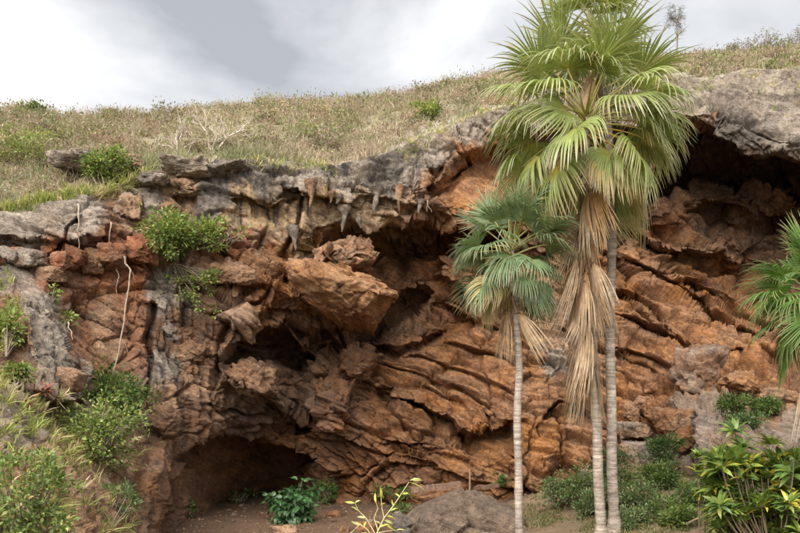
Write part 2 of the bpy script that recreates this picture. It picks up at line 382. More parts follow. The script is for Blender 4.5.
# bulge: (polygon, metres, upper-edge width, lower-edge width)
BULGE = [
 ([(286,284),(300,277),(340,273),(375,277),(399,287),(396,302),(374,318),(356,327),(335,320),(305,315),(290,309)], 1.0, 26, 8),
 ([(-90,214),(0,212),(38,199),(76,195),(100,207),(109,226),(108,242),(60,245),(0,243),(-90,250)], 0.45, 14, 4),
 ([(18,284),(50,281),(62,300),(77,330),(88,372),(97,405),(60,408),(30,390),(20,330)], 1.2, 14, 8),
 ([(688,404),(715,397),(760,402),(800,414),(900,420),(900,580),(705,580),(694,470)], 2.4, 30, 8),
 ([(205,262),(236,262),(252,275),(236,285),(212,283)], 0.5, 10, 5),
 ([(232,372),(250,360),(268,362),(270,380),(258,393),(236,390)], 1.2, 12, 5),
 ([(315,248),(350,240),(372,246),(366,262),(345,275),(322,270)], 1.6, 8, 8),
 ([(346,352),(362,350),(372,365),(368,380),(350,370)], 0.8, 8, 4),
 ([(320,380),(340,372),(350,395),(345,430),(325,435),(316,410)], 0.7, 10, 6),
 ([(640,232),(690,222),(740,226),(760,240),(755,258),(700,258),(660,252)], 0.9, 18, 4),
 ([(430,250),(480,246),(510,262),(500,290),(460,300),(432,280)], 0.8, 14, 6),
 ([(150,400),(175,395),(186,430),(186,480),(176,520),(150,560),(135,560),(142,460)], 0.8, 20, 10),
]
CRACK = [
 ([(378,366),(410,372),(450,388),(490,404)], 0.35, 2.2), ([(400,352),(440,362),(480,376),(515,392)], 0.35, 2.2), ([(440,340),(480,350),(520,366)], 0.35, 2.2), ([(420,384),(450,398),(470,412)], 0.3, 2),
 ([(622,228),(645,245),(668,258),(700,264),(745,264)], 0.6, 3), ([(620,252),(655,276),(698,298),(735,318),(770,332)], 0.6, 3), ([(618,312),(650,324),(690,346),(720,352)], 0.5, 2.6), ([(622,346),(660,360),(700,372)], 0.5, 2.6), ([(560,268),(600,280),(640,300),(660,318)], 0.5, 2.6), ([(660,282),(700,284),(730,296)], 0.4, 2.4), ([(740,340),(770,352),(810,360)], 0.5, 3), ([(340,440),(372,452),(410,462),(440,470)], 0.4, 2.4), ([(430,300),(452,308),(480,326)], 0.4, 2.4),
 ([(372,388),(390,395),(407,401),(435,414),(450,420),(457,433),(475,445),(495,432),(514,422)], 0.9, 3.2),
 ([(357,353),(370,353),(397,351),(430,338),(442,330)], 0.8, 3),
 ([(440,300),(470,318),(500,330),(530,345)], 0.4, 2.2),
 ([(380,440),(410,448),(440,455),(480,470)], 0.4, 2.2),
 ([(276,285),(262,298),(250,306),(234,322),(224,338),(219,362),(214,400)], 0.7, 3),
 ([(560,330),(590,345),(640,360),(670,372)], 0.4, 2.2), ([(540,420),(560,405),(585,410),(610,430)], 0.5, 2.5),
 ([(60,243),(68,228),(78,218)], 0.3, 2), ([(40,262),(52,252),(60,243),(57,260)], 0.3, 2),
 ([(428,168),(436,180),(440,172),(432,186),(424,198)], 0.5, 4), ([(462,150),(468,165),(455,178),(430,192)], 0.5, 4),
 ([(300,190),(296,230),(286,250),(290,300)], 0.5, 3), ([(205,215),(222,250),(232,262)], 0.3, 2.5),
]
NX, NY = 950, 490
gx = np.linspace(-75, 885, NX); gv = np.linspace(0, 1, NY)
PX = np.tile(gx, (NY, 1)); PYT = rim_y(gx)[None, :] + 0 * PX
PYG = PYT + gv[:, None] * (572 - PYT)
P2 = np.stack([PX.ravel(), PYG.ravel()], 1)

def carved_depth(P2):
    p3 = np.c_[P2 / 26.0, np.zeros(len(P2))]; p4 = np.c_[P2 / 7.0, np.zeros(len(P2)) + 5]
    WP = P2 + np.stack([vnoise(p3, 1), vnoise(p3, 55)], 1) * 5 
    D = base_depth(P2)
    for poly, amt, wt, wb in CARVE:
        sdv, near = poly_sd(WP, poly); up = sstep(-0.3, 0.3, (WP[:, 1] - near[:, 1]) / (np.abs(sdv) + 1e-3) - 0.1)
        w = wb + (wt - wb) * up
        D += amt * sstep(0, 1, sdv / w)
    for poly, amt, wt, wb in BULGE:
        sdv, near = poly_sd(WP, poly); up = sstep(-0.3, 0.3, (WP[:, 1] - near[:, 1]) / (np.abs(sdv) + 1e-3) - 0.1)
        w = wb + (wt - wb) * up
        D -= amt * sstep(0, 1, sdv / w)
    for pts, amt, wd in CRACK:
        d, side, par = line_d(P2 + np.stack([vnoise(p3 * 1.3, 201), vnoise(p3 * 1.3, 255)], 1) * 3, pts)
        D += amt * np.clip(1 - d / wd, 0, 1) ** 0.8 * sstep(0, .12, par) * sstep(1, .88, par)
        D -= amt * 0.35 * np.exp(-(d / (wd * 4)) ** 2) * (side < 0)   # the bed above the crack stands proud
    return D
D0 = carved_depth(P2)
def ray_pts(P2, D):
    return np.stack([(P2[:, 0] - 400) / F * D, D, EYE + (HZ - P2[:, 1]) / F * D], 1)
V0 = ray_pts(P2, D0)

def blur(a, it):
    for _ in range(it):
        p = np.pad(a, ((1, 1), (1, 1), (0, 0)), 'edge')
        a = (p[:-2, 1:-1] + p[2:, 1:-1] + p[1:-1, :-2] + p[1:-1, 2:] + 2 * a) / 6
    return a
def grid_normals(V, nr, nc):
    G = V.reshape(nr, nc, 3); du = np.gradient(G, axis=1); dv = np.gradient(G, axis=0)
    return unit(np.cross(dv, du))
NRM = unit(blur(grid_normals(blur(V0.reshape(NY, NX, 3), 30).reshape(-1, 3), NY, NX), 30)).reshape(-1, 3)
if NRM[:, 1].mean() > 0: NRM = -NRM

# masks in the photo's own layout of the rock: where it is bedded orange rock and where grey pitted limestone
def pol_mask(P2, poly, soft=14):
    return sstep(-soft, soft, poly_sd(P2, poly)[0])
GREYPOLY = [
 [(-90,200),(0,205),(75,190),(150,160),(260,150),(340,155),(420,130),(500,100),(600,80),(660,70),(800,60),(900,55),(900,185),(800,160),(745,148),(700,122),(672,130),(640,130),(560,118),(505,130),(470,146),(440,162),(420,190),(415,208),(350,200),(300,190),(262,196),(228,200),(200,235),(160,240),(108,240),(60,243),(-90,250)],
 [(10,275),(50,280),(62,300),(77,330),(88,372),(97,410),(140,450),(150,540),(140,580),(-90,580),(-90,280)],
 [(690,408),(720,410),(800,425),(900,430),(900,580),(700,580),(694,470)],
]
p26 = np.c_[P2 / 22.0, np.zeros(len(P2)) + 9]
WPm = P2 + np.stack([fbm(p26, 4, 301), fbm(p26, 4, 355)], 1) * 16 + np.stack([fbm(p26 * 3.7, 3, 311), fbm(p26 * 3.7, 3, 365)], 1) * 7
grey = np.zeros(len(P2))
for g in GREYPOLY: grey = np.maximum(grey, pol_mask(WPm, g, 9))
bedded = pol_mask(WPm, [(300,240),(420,225),(640,215),(900,215),(900,400),(700,400),(640,480),(330,500),(300,440),(330,380)], 25)

P = V0
warp = np.stack([fbm(P * 0.35, 3, 5), fbm(P * 0.35, 3, 25), fbm(P * 0.35, 3, 45)], 1)
def beds(P, freq, dip, s, sharp=0.1):
    b = P[:, 2] + P[:, 0] * dip + P[:, 1] * 0.12 + warp[:, 0] * 0.9 + warp[:, 2] * 0.4
    b = b * freq + 0.55 * vnoise(np.stack([b * freq * 0.55, np.zeros(len(b)), np.zeros(len(b))], 1), s)
    k = np.floor(b); f = b - k
    along = np.stack([P[:, 0] * 0.45 + k * 7.3, P[:, 1] * 0.25, k * 3.1], 1)
    amp = np.clip(0.55 + 0.9 * fbm(along, 3, s + 3), 0.05, 1.5)
    prof = (1 - f) ** 0.8
    prof = prof * sstep(0, sharp, f)
    return prof * amp
dvl = np.maximum(np.linalg.norm(np.gradient(V0.reshape(NY, NX, 3), axis=0), axis=-1, keepdims=True), 1.6 * np.linalg.norm(np.gradient(V0.reshape(NY, NX, 3), axis=1), axis=-1, keepdims=True))
st = blur(np.clip(0.075 / dvl, 0.03, 1), 3).ravel()          # little relief where the sheet is stretched (ceilings)
calm = np.zeros(len(P))
for cpoly in ([(372,350),(440,330),(500,325),(520,345),(515,420),(470,430),(430,405),(375,385)], [(425,195),(440,170),(480,150),(560,135),(600,215),(500,225)], [(225,205),(300,200),(390,205),(380,225),(230,236)], [(190,460),(320,470),(320,540),(190,540)]):
    calm = np.maximum(calm, pol_mask(WPm, cpoly, 14) * (0.5 if cpoly[0] == (372,350) else 1))
cal = 1 - 0.8 * calm
disp = np.zeros(len(P)); upr = sstep(0.62, 0.28, np.abs(NRM[:, 2]))   # thin beds show on upright faces only
mb = (0.22 + 0.78 * bedded) * (1 + 0.35 * sstep(540, 640, P2[:, 0])); mb *= (1 - 0.75 * grey) * cal
disp += mb * (st ** 0.8 * 0.5 * beds(P, 0.8, 0.5, 71, 0.06) + st * upr * 0.22 * beds(P, 2.3, 0.47, 171, 0.08) + st * upr * 0.07 * beds(P, 5.5, 0.5, 271, 0.18) - 0.3)
Q = np.stack([P[:, 0] - 0.5 * P[:, 2], P[:, 1] * 1.2, (P[:, 2] + 0.5 * P[:, 0]) * 1.9], 1) + warp * 0.5
for sc, am, sd_, sp in ((0.36, 0.5, 400, 0.55), (0.95, 0.24, 420, 0.9), (2.3, 0.09, 440, 1)):
    Qn = Q * sc + fbm(Q * sc * 1.6, 2, sd_ + 5)[:, None] * np.array([0.16, 0.1, 0.14])
    f1, f2, cid, vec = voronoi(Qn, sd_)
    rv = np.stack([np.cos(cid * 40), np.sin(cid * 57), np.sin(cid * 91)], 1)
    crack = sstep(0.07, 0.0, f2 - f1)
    disp += (1 - 0.5 * grey) * cal * (0.5 + 0.5 * sstep(200, 290, P2[:, 0])) * am * st ** sp * ((cid - 0.5) * 1.0 + 0.9 * (vec * rv).sum(1) - 0.7 * crack)
disp += 0.22 * fbm(P * 0.5, 3, 500) + st * 0.06 * fbm(P * 2.2, 4, 520) * (1 + 1.5 * grey)
pit = ridged(P * np.array([2.1, 2.1, 1.5]), 4, 540)
rimk = 0.45 + 0.55 * sstep(400, 480, P2[:, 0])
disp += st * rimk * (grey * 0.17 * pit + grey * 0.075 * ridged(P * 5, 3, 560) + 0.03 * fbm(P * 7, 3, 580))
# drip ribs on the left arch and the limestone lip
rib = ridged(np.stack([P[:, 0] * 1.9 + 0.25 * P[:, 2], P[:, 1] * 1.9, P[:, 2] * 0.25], 1), 3, 600)
ribm = pol_mask(WPm, [(150,300),(285,290),(240,340),(225,440),(180,470),(150,420)], 20) + pol_mask(WPm, [(225,165),(430,165),(420,228),(300,240),(228,205)], 12)
disp += (0.16 + 0.12 * (P2[:, 0] < 250)) * rib * ribm * st
rimm = pol_mask(WPm, [(-90,190),(110,180),(160,155),(430,130),(430,200),(300,200),(200,215),(120,240),(-90,250)], 8)
disp += st * rimm * (0.3 * beds(P, 1.5, 0.06, 371, 0.07) + 0.1 * beds(P, 4.2, 0.05, 471, 0.1) - 0.15)
edge = sstep(0, 0.02, np.repeat(gv, NX))
disp *= 0.35 + 0.65 * edge
V1 = V0 + NRM * disp[:, None]

# natural stone colours, picked up around seed points
CS = [
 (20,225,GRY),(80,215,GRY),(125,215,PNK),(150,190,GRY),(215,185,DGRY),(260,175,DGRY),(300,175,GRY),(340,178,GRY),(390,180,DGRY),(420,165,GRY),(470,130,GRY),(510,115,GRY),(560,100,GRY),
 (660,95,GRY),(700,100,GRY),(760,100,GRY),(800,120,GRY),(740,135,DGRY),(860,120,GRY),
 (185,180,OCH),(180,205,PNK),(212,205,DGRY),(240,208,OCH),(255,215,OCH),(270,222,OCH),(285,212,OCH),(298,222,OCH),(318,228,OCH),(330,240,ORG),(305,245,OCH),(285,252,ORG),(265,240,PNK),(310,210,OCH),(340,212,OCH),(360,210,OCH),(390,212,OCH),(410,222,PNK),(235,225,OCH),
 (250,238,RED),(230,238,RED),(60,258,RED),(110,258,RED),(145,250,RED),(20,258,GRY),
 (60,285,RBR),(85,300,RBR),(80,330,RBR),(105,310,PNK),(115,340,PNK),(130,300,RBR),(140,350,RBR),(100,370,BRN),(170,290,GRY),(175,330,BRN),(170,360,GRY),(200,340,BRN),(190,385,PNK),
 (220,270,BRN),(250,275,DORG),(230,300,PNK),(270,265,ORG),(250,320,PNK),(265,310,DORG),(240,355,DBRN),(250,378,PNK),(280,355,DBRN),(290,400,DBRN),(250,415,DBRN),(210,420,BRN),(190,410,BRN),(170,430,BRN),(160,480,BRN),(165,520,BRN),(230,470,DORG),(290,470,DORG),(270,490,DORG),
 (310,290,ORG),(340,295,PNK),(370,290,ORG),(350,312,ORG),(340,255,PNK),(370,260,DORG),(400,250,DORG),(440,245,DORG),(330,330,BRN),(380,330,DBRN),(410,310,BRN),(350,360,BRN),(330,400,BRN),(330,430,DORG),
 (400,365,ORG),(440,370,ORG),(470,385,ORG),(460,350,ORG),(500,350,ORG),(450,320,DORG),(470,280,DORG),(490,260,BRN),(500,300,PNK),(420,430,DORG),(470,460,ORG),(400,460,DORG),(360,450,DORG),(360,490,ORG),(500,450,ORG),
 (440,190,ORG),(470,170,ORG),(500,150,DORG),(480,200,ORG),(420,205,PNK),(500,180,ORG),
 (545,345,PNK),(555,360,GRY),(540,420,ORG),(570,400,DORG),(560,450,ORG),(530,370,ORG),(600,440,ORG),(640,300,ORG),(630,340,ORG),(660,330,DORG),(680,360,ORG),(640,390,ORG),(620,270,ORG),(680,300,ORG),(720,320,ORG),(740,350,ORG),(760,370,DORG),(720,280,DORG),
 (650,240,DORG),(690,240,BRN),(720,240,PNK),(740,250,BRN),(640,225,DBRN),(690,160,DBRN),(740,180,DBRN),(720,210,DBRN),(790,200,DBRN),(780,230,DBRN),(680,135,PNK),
 (700,385,ORG),(740,390,ORG),(780,395,ORG),(700,408,GPK),(710,420,GPK),(725,432,GPK),(742,440,PNK),(790,440,GPK),(765,440,GPK),(720,455,PNK),(705,450,GPK),(750,460,GPK),(780,465,PNK),(770,418,PNK),(850,440,PNK),(840,300,DORG),
 (60,340,GRY),(50,300,GRY),(80,390,GPK),(30,420,GPK),(50,470,PNK),(110,480,PNK),(20,500,PNK),(120,530,PNK),(0,330,BRN),(90,440,PNK),
]
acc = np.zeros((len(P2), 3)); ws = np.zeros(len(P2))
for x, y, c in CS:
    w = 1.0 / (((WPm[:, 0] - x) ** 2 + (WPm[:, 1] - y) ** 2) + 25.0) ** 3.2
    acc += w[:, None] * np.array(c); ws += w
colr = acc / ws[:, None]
n_a = fbm(V1 * 0.8, 5, 700)[:, None]; n_b = fbm(V1 * 1.9 + 5, 4, 730)[:, None]
colr = colr * (1 + 0.28 * n_a) * (1 + 0.25 * n_b)
sat = fbm(V1 * 1.2 + 9, 4, 760)[:, None]
g = colr.mean(1, keepdims=True); colr = g + (colr - g) * (1 + 0.35 * sat)
streakm = np.maximum(1.0 * pol_mask(WPm, [(160,150),(430,140),(430,210),(330,215),(250,236),(160,236)], 10), 0.65 * pol_mask(WPm, [(150,260),(240,260),(230,440),(150,470)], 20))
CC = np.c_[np.clip(colr, 0.02, 0.8), streakm]

G1 = V1.reshape(NY, NX, 3)
# carry the rim back under the hill so that the cliff has a top
rows = []
for k in range(1, 7):
    r = G1[0].copy(); r[:, 1] += 0.45 * k; r[:, 2] += 0.05 * k - 0.012 * k * k; rows.insert(0, r)
GV = np.concatenate([np.array(rows), G1]); GC = np.concatenate([np.repeat(CC.reshape(NY, NX, 4)[:1], 6, 0), CC.reshape(NY, NX, 4)])
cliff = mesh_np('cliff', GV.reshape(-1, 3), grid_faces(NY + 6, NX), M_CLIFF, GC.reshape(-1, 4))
tag(cliff, 'orange and grey limestone cliff with undercut caves', None, None, 'structure')

GN = grid_normals(V1, NY, NX)
if GN[..., 1].mean() > 0: GN = -GN
def surf(px, py):
    """point of the cliff at a photo pixel"""
    j = int(np.clip(round((px + 75) / 960 * (NX - 1)), 0, NX - 1)); t = rim_y(px)
    i = int(np.clip(round((py - t) / (572 - t) * (NY - 1)), 0, NY - 1))
    return Vector(G1[i, j])
def surf_n(px, py):
    j = int(np.clip(round((px + 75) / 960 * (NX - 1)), 0, NX - 1)); t = rim_y(px)
    i = int(np.clip(round((py - t) / (572 - t) * (NY - 1)), 0, NY - 1))
    return Vector(GN[i, j])

# ------------------------------------------------------------------ GROUND of the sinkhole
def ground_z(X, Y):
    X = np.asarray(X, float); Y = np.asarray(Y, float)
    z = sstep(2.2, 8.0, X) * (0.35 + 0.13 * np.clip(Y - 16, 0, 9)) * sstep(8, 15, Y)
    z = z + 1.75 * sstep(14, 4, Y)
    p = np.stack([X * 0.35, Y * 0.35, np.zeros_like(X)], -1).reshape(-1, 3)
    p2 = p * 5
    return z + (0.13 * fbm(p, 3, 31) + 0.03 * fbm(p2, 3, 33)).reshape(X.shape)
xs = np.linspace(-30, 30, 260); ys = np.linspace(-6, 42, 240)
XX, YY = np.meshgrid(xs, ys); ZZ = ground_z(XX, YY)
gc = np.zeros((XX.size, 3)); gp = np.stack([XX.ravel(), YY.ravel(), ZZ.ravel()], 1)
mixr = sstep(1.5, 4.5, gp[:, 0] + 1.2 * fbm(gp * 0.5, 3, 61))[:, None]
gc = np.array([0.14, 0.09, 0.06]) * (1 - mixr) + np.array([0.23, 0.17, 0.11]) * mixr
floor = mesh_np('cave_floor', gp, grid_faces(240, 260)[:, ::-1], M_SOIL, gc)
tag(floor, 'bare brown earth floor of the sinkhole', None, None, 'structure')
big = mesh_np('ground', [(-1500, -1500, -0.6), (1500, -1500, -0.6), (1500, 1500, -0.6), (-1500, 1500, -0.6)], [(0, 1, 2, 3)], M_HILL, [(0.3, 0.25, 0.15)] * 4, smooth=False)
tag(big, 'wide ground beyond the sinkhole', None, None, 'structure')

# ------------------------------------------------------------------ HILL above the rim
RIDGE = np.array([(-150, 100), (0, 112), (30, 110), (60, 122), (100, 119), (150, 117), (220, 112), (300, 105), (380, 97), (440, 87), (520, 76), (600, 68), (660, 63), (720, 58), (800, 56), (950, 52)], float)
RD = np.array([(-150, 27), (0, 30), (60, 33), (150, 37), (300, 40), (520, 42), (660, 40), (800, 38), (950, 38)], float)
def hill_point(px, t):
    px = np.asarray(px, float); t = np.asarray(t, float)
    j = np.clip(np.round((px + 75) / 960 * (NX - 1)), 0, NX - 1).astype(int)
    rimP = RIMP[j]; Yr = rimP[..., 1]; zr = rimP[..., 2]
    Yt = np.interp(px, RD[:, 0], RD[:, 1]); pyt = np.interp(px, RIDGE[:, 0], RIDGE[:, 1])
    zt = EYE + (HZ - pyt) / F * Yt
    Y = Yr + 0.25 + (Yt - Yr - 0.25) * t
    z = zr + 0.03 + (zt - zr) * (t ** 0.93)
    X = (px - 400) / F * Y
    p = np.stack([X, Y, z], -1).reshape(-1, 3)
    nz_ = (0.45 * fbm(p * 0.3, 3, 81) + 0.12 * fbm(p * 1.3, 3, 83)).reshape(z.shape) * sstep(0, 0.25, t)
    return np.stack([X, Y, z + nz_], -1)
RIMP = blur(G1[:1].repeat(3, 0), 25)[1]
hx = np.linspace(-75, 885, 300); ht = np.linspace(0, 1, 60)
HXg, HTg = np.meshgrid(hx, ht); H = hill_point(HXg, HTg)
back = []
for k, (dy, dz) in enumerate(((3, 0.1), (8, -1.0), (20, -4), (60, -12), (150, -22))):
    r = H[-1].copy(); r[:, 0] *= (r[:, 1] + dy) / r[:, 1]; r[:, 1] += dy; r[:, 2] += dz; back.append(r)
skirt = H[0].copy(); skirt[:, 1] += 0.1; skirt[:, 2] -= 0.7
HA = np.concatenate([skirt[None], H, np.array(back)])
hp = HA.reshape(-1, 3)
gr = sstep(-0.25, 0.45, fbm(hp * 0.35, 4, 91))[:, None]
hc = np.array([0.33, 0.27, 0.2]) * (1 - gr) + np.array([0.24, 0.23, 0.15]) * gr
tr_ = np.zeros(HA.shape[:2]); tr_[1:61] = HTg; tr_[61:] = 1; rk = (sstep(0.2, 0.04, tr_.ravel() + 0.12 * fbm(hp * 0.9, 3, 95)) * sstep(-2.5, 1.0, hp[:, 0]))[:, None]
hc = hc * (1 - rk) + np.array([0.36, 0.32, 0.28]) * rk
hill = mesh_np('hill', hp, grid_faces(HA.shape[0], HA.shape[1])[:, ::-1], M_HILL, hc)
tag(hill, 'dry scrubby hillside above the cliff rim', None, None, 'structure')

# ------------------------------------------------------------------ ROCKS
def ico(sub):
    t = (1 + 5 ** 0.5) / 2
    v = [(-1, t, 0), (1, t, 0), (-1, -t, 0), (1, -t, 0), (0, -1, t), (0, 1, t), (0, -1, -t), (0, 1, -t), (t, 0, -1), (t, 0, 1), (-t, 0, -1), (-t, 0, 1)]
    f = [(0, 11, 5), (0, 5, 1), (0, 1, 7), (0, 7, 10), (0, 10, 11), (1, 5, 9), (5, 11, 4), (11, 10, 2), (10, 7, 6), (7, 1, 8), (3, 9, 4), (3, 4, 2), (3, 2, 6), (3, 6, 8), (3, 8, 9), (4, 9, 5), (2, 4, 11), (6, 2, 10), (8, 6, 7), (9, 8, 1)]
    v = [np.array(p, float) / np.linalg.norm(p) for p in v]
    for _ in range(sub):
        c, nf = {}, []
        def mid(a, b):
            k = (min(a, b), max(a, b))
            if k not in c:
                m = v[a] + v[b]; v.append(m / np.linalg.norm(m)); c[k] = len(v) - 1
            return c[k]
        for a, b, d in f:
            x, y, z = mid(a, b), mid(b, d), mid(d, a); nf += [(a, x, z), (b, y, x), (d, z, y), (x, y, z)]
        f = nf
    return np.array(v), np.array(f)
ICO4, ICO3, ICO5 = ico(4), ico(3), ico(5)

def rock(name, px, py, w, h, Y, c1, c2, seed, depth=0.8, planes=13, tilt=0.0, flat=1.0, parent=None, rough=1.0, sub=4):
    """a faceted, weathered stone w x h photo pixels large at depth Y"""
    g = np.random.default_rng(seed); V, T = ICO3 if sub == 3 else (ICO5 if w > 44 else ICO4)
    n = unit(g.normal(size=(planes, 3))); d = g.uniform(0.62, 0.95, planes)
    n = np.concatenate([n, np.eye(3), -np.eye(3)]); d = np.r_[d, g.uniform(0.78, 0.92, 6)]
    q = (V @ n.T) / d; k = 20.0 * flat
    r = 1.0 / (np.maximum(q, 1e-3) ** k).sum(1) ** (1 / k)
    P_ = V * r[:, None]
    wm, hm = w * Y / F / 1.7, h * Y / F / 1.7; dm = depth * wm
    P_ = P_ * (wm, dm, hm)
    sz = (wm * hm) ** 0.5
    P_ += V * ((0.09 * fbm(P_ / sz * 1.6 + seed, 3, seed) + 0.07 * ridged(P_ / sz * 3.5 + seed, 4, seed + 5)) * sz * rough)[:, None]
    Qr = P_ / sz * np.array([1.0, 1.0, 1.5]) * 1.25 + seed; Qr = Qr + 0.2 * fbm(Qr * 1.5, 2, seed + 3)[:, None]
    for sc_, am_ in ((1.0, 0.2), (2.6, 0.075)):
        f1, f2, cid, vec = voronoi(Qr * sc_, seed + 21); rv = np.stack([np.cos(cid * 40), np.sin(cid * 57), np.sin(cid * 91)], 1)
        P_ += unit(P_) * (am_ * sz * rough * ((cid - 0.5) + 0.9 * (vec * rv).sum(1) - 0.45 * sstep(0.07, 0, f2 - f1)))[:, None]
    R = np.array(Euler((g.uniform(-.15, .15), tilt, g.uniform(-.35, .35))).to_matrix()); P_ = P_ @ R.T
    o_ = np.array(W(px, py, Y))
    t = sstep(-0.35, 0.35, fbm((P_ + o_) * 1.7, 4, seed + 9))[:, None]
    C = np.array(c1) * (1 - t) + np.array(c2) * t
    ob = mesh_np(name, P_, T, M_ROCK, C); ob.location = o_
    if parent: ob.parent = parent
    return ob

# pieces of the cliff that stand apart as blocks, slabs and dripstones
BL = [(30,259,34,19,RED,GRY,.1),(60,262,16,20,RED,PNK,-.1),(76,258,20,22,RED,BRN,0),(94,262,20,24,RED,BRN,.1),(112,256,26,24,RED,BRN,-.1),(142,250,28,26,RED,DORG,.05),(10,256,22,14,GRY,RED,.15),(-14,258,30,18,GRY,RED,0),
      (52,276,26,14,PNK,RED,0),(70,380,26,22,BRN,PNK,.4),(85,368,16,16,GRY,BRN,.2)]
for k, (x, y, w, h, a, b, t) in enumerate(BL):
    rock('rock_block', x, y, w, h, surf(x, y).y - (0.4 if y < 270 else 0.15), a, b, 900 + k, 0.8, 7, t, 1.6, cliff, 0.6)
SL = [(186,170,42,13,GRY,PALE,0.02,24.0),(183,187,28,13,OCH,PNK,0.0,23.9),(154,180,30,12,GRY,DGRY,-.05,23.6),(228,170,46,13,DGRY,GRY,-.2,24.5),(130,206,22,28,PNK,GRY,.1,22.7),(68,162,34,13,GRY,PALE,.1,23.4),(84,157,24,12,GRY,DGRY,-.1,23.8),(134,163,22,12,GRY,PNK,0,24.0),(662,66,26,12,PNK,GRY,.2,38.0),
      (344,297,112,44,ORG,(0.56,0.33,0.18),.08,25.0),(250,378,38,34,PNK,BRN,-.2,23.9),(359,364,28,32,DORG,BRN,.5,26.9),(332,404,30,56,BRN,DORG,.1,26.6),(345,257,54,30,PNK,DORG,-.35,25.7),(232,273,40,20,BRN,PNK,-.05,23.5),(172,332,28,24,GRY,BRN,.3,22.8),(192,352,28,20,PNK,BRN,.3,22.9)]
for k, (x, y, w, h, a, b, t, Y) in enumerate(SL):
    ob_ = rock('rock_slab', x, y, w, h, Y, a, b, 950 + k, 1.0, 9, t, 1.5, cliff, 0.75 if w > 100 else 1.1)
    if w > 100:
        for v_ in ob_.data.vertices:
            f_ = max(0.0, 0.25 - v_.co.z); v_.co.x = v_.co.x * (1 - 0.5 * f_) + 0.25 * f_; v_.co.y += 0.5 * f_; v_.co.z -= 0.12 * v_.co.x * (v_.co.z > 0)
for k, (x, y0, y1, w) in enumerate([(310,180,207,9),(343,206,232,8),(376,188,214,9),(400,186,212,8),(360,216,228,5),(294,226,250,10),(330,192,203,7),(337,196,204,7),(420,200,214,6),(428,196,212,5)]):
    Yd = min(surf(x, y0).y, surf(x, (y0 + y1) / 2).y) - 0.12; n = 12
    tt = np.linspace(0, 1, n); pts = np.array([W(x + 1.5 * math.sin(tv * 3 + k), y0 + (y1 - y0) * tv, Yd) for tv in tt])
    rad = w * Yd / F * 0.5 * (0.7 * (1 - tt) ** 3 + 0.72 * (1 - tt ** 1.7)) * (1 + 0.15 * np.sin(tt * 9 + k)) + 0.012
    V_, F_ = tubes([(pts, rad)], 10); V_ = V_ + (fbm(V_ * 6, 3, 33 + k) * 0.05)[:, None] * np.array([1, 1, 0.3])
    cm = np.array(GRY if k % 3 else PNK); st_ = mesh_np('stalactite', V_, F_, M_ROCK, np.tile(cm, (len(V_), 1)) * (0.85 + 0.2 * fbm(V_ * 3, 2, 3))[:, None], cliff)

BO = [(699,369,44,58,(0.46,0.27,0.17),GPK,'tall orange and grey boulder leaning on the ramp under the upper cave',.15),
 (651,388,12,11,ORG,DORG,'small square orange stone set on the smooth slope above the rubble',.1),
 (632,412,14,20,PNK,ORG,'narrow upright pinkish stone in the rubble beside the palm trunk',0),
 (645,406,18,17,ORG,PNK,'orange stone wedged below the small square stone',.2),
 (659,411,24,24,DORG,ORG,'dark orange tilted stone in the middle of the rubble',.5),
 (673,424,34,27,PNK,DORG,'big buff boulder at the top of the rubble by the grey ledge',.1),
 (636,431,34,15,PALE,PNK,'flat pale stone lying across the rubble',.05),
 (637,455,28,30,PNK,GRY,'mottled pale boulder rising out of the green shrubs',.2),
 (651,455,20,20,DGRY,PNK,'dark grey stone leaning against the mottled pale boulder',.5),
 (687,440,22,26,DORG,ORG,'rough orange boulder against the side of the grey ledge',0),
 (673,462,15,17,PNK,PALE,'pointed buff stone standing between the shrubs',.1),
 (689,472,22,30,GRY,PNK,'tall grey stone beside the shrub with yellowed leaves',.1),
 (677,489,20,15,PNK,GRY,'low pinkish stone sunk among the green shrubs',0),
 (587,476,12,14,PNK,GRY,'small grey-pink stone beside the shaggy palm trunk',0),
 (742,384,36,22,PNK,ORG,'orange slab on the ledge above the twin bushes',.3),
 (778,398,40,18,ORG,PNK,'long orange stone at the back of the grey ledge',.1)]
for k, (x, y, w, h, a, b, lab, t) in enumerate(BO):
    s_ = surf(x, min(y + h * 0.3, 560))
    Yb = min(s_.y, surf(x, y).y) - 0.12
    o = rock('boulder', x, y, w, h, Yb, a, b, 1000 + k, 0.8, 9, t, 1.5)
    tag(o, lab, 'boulder', 'fallen boulders at the cave foot')
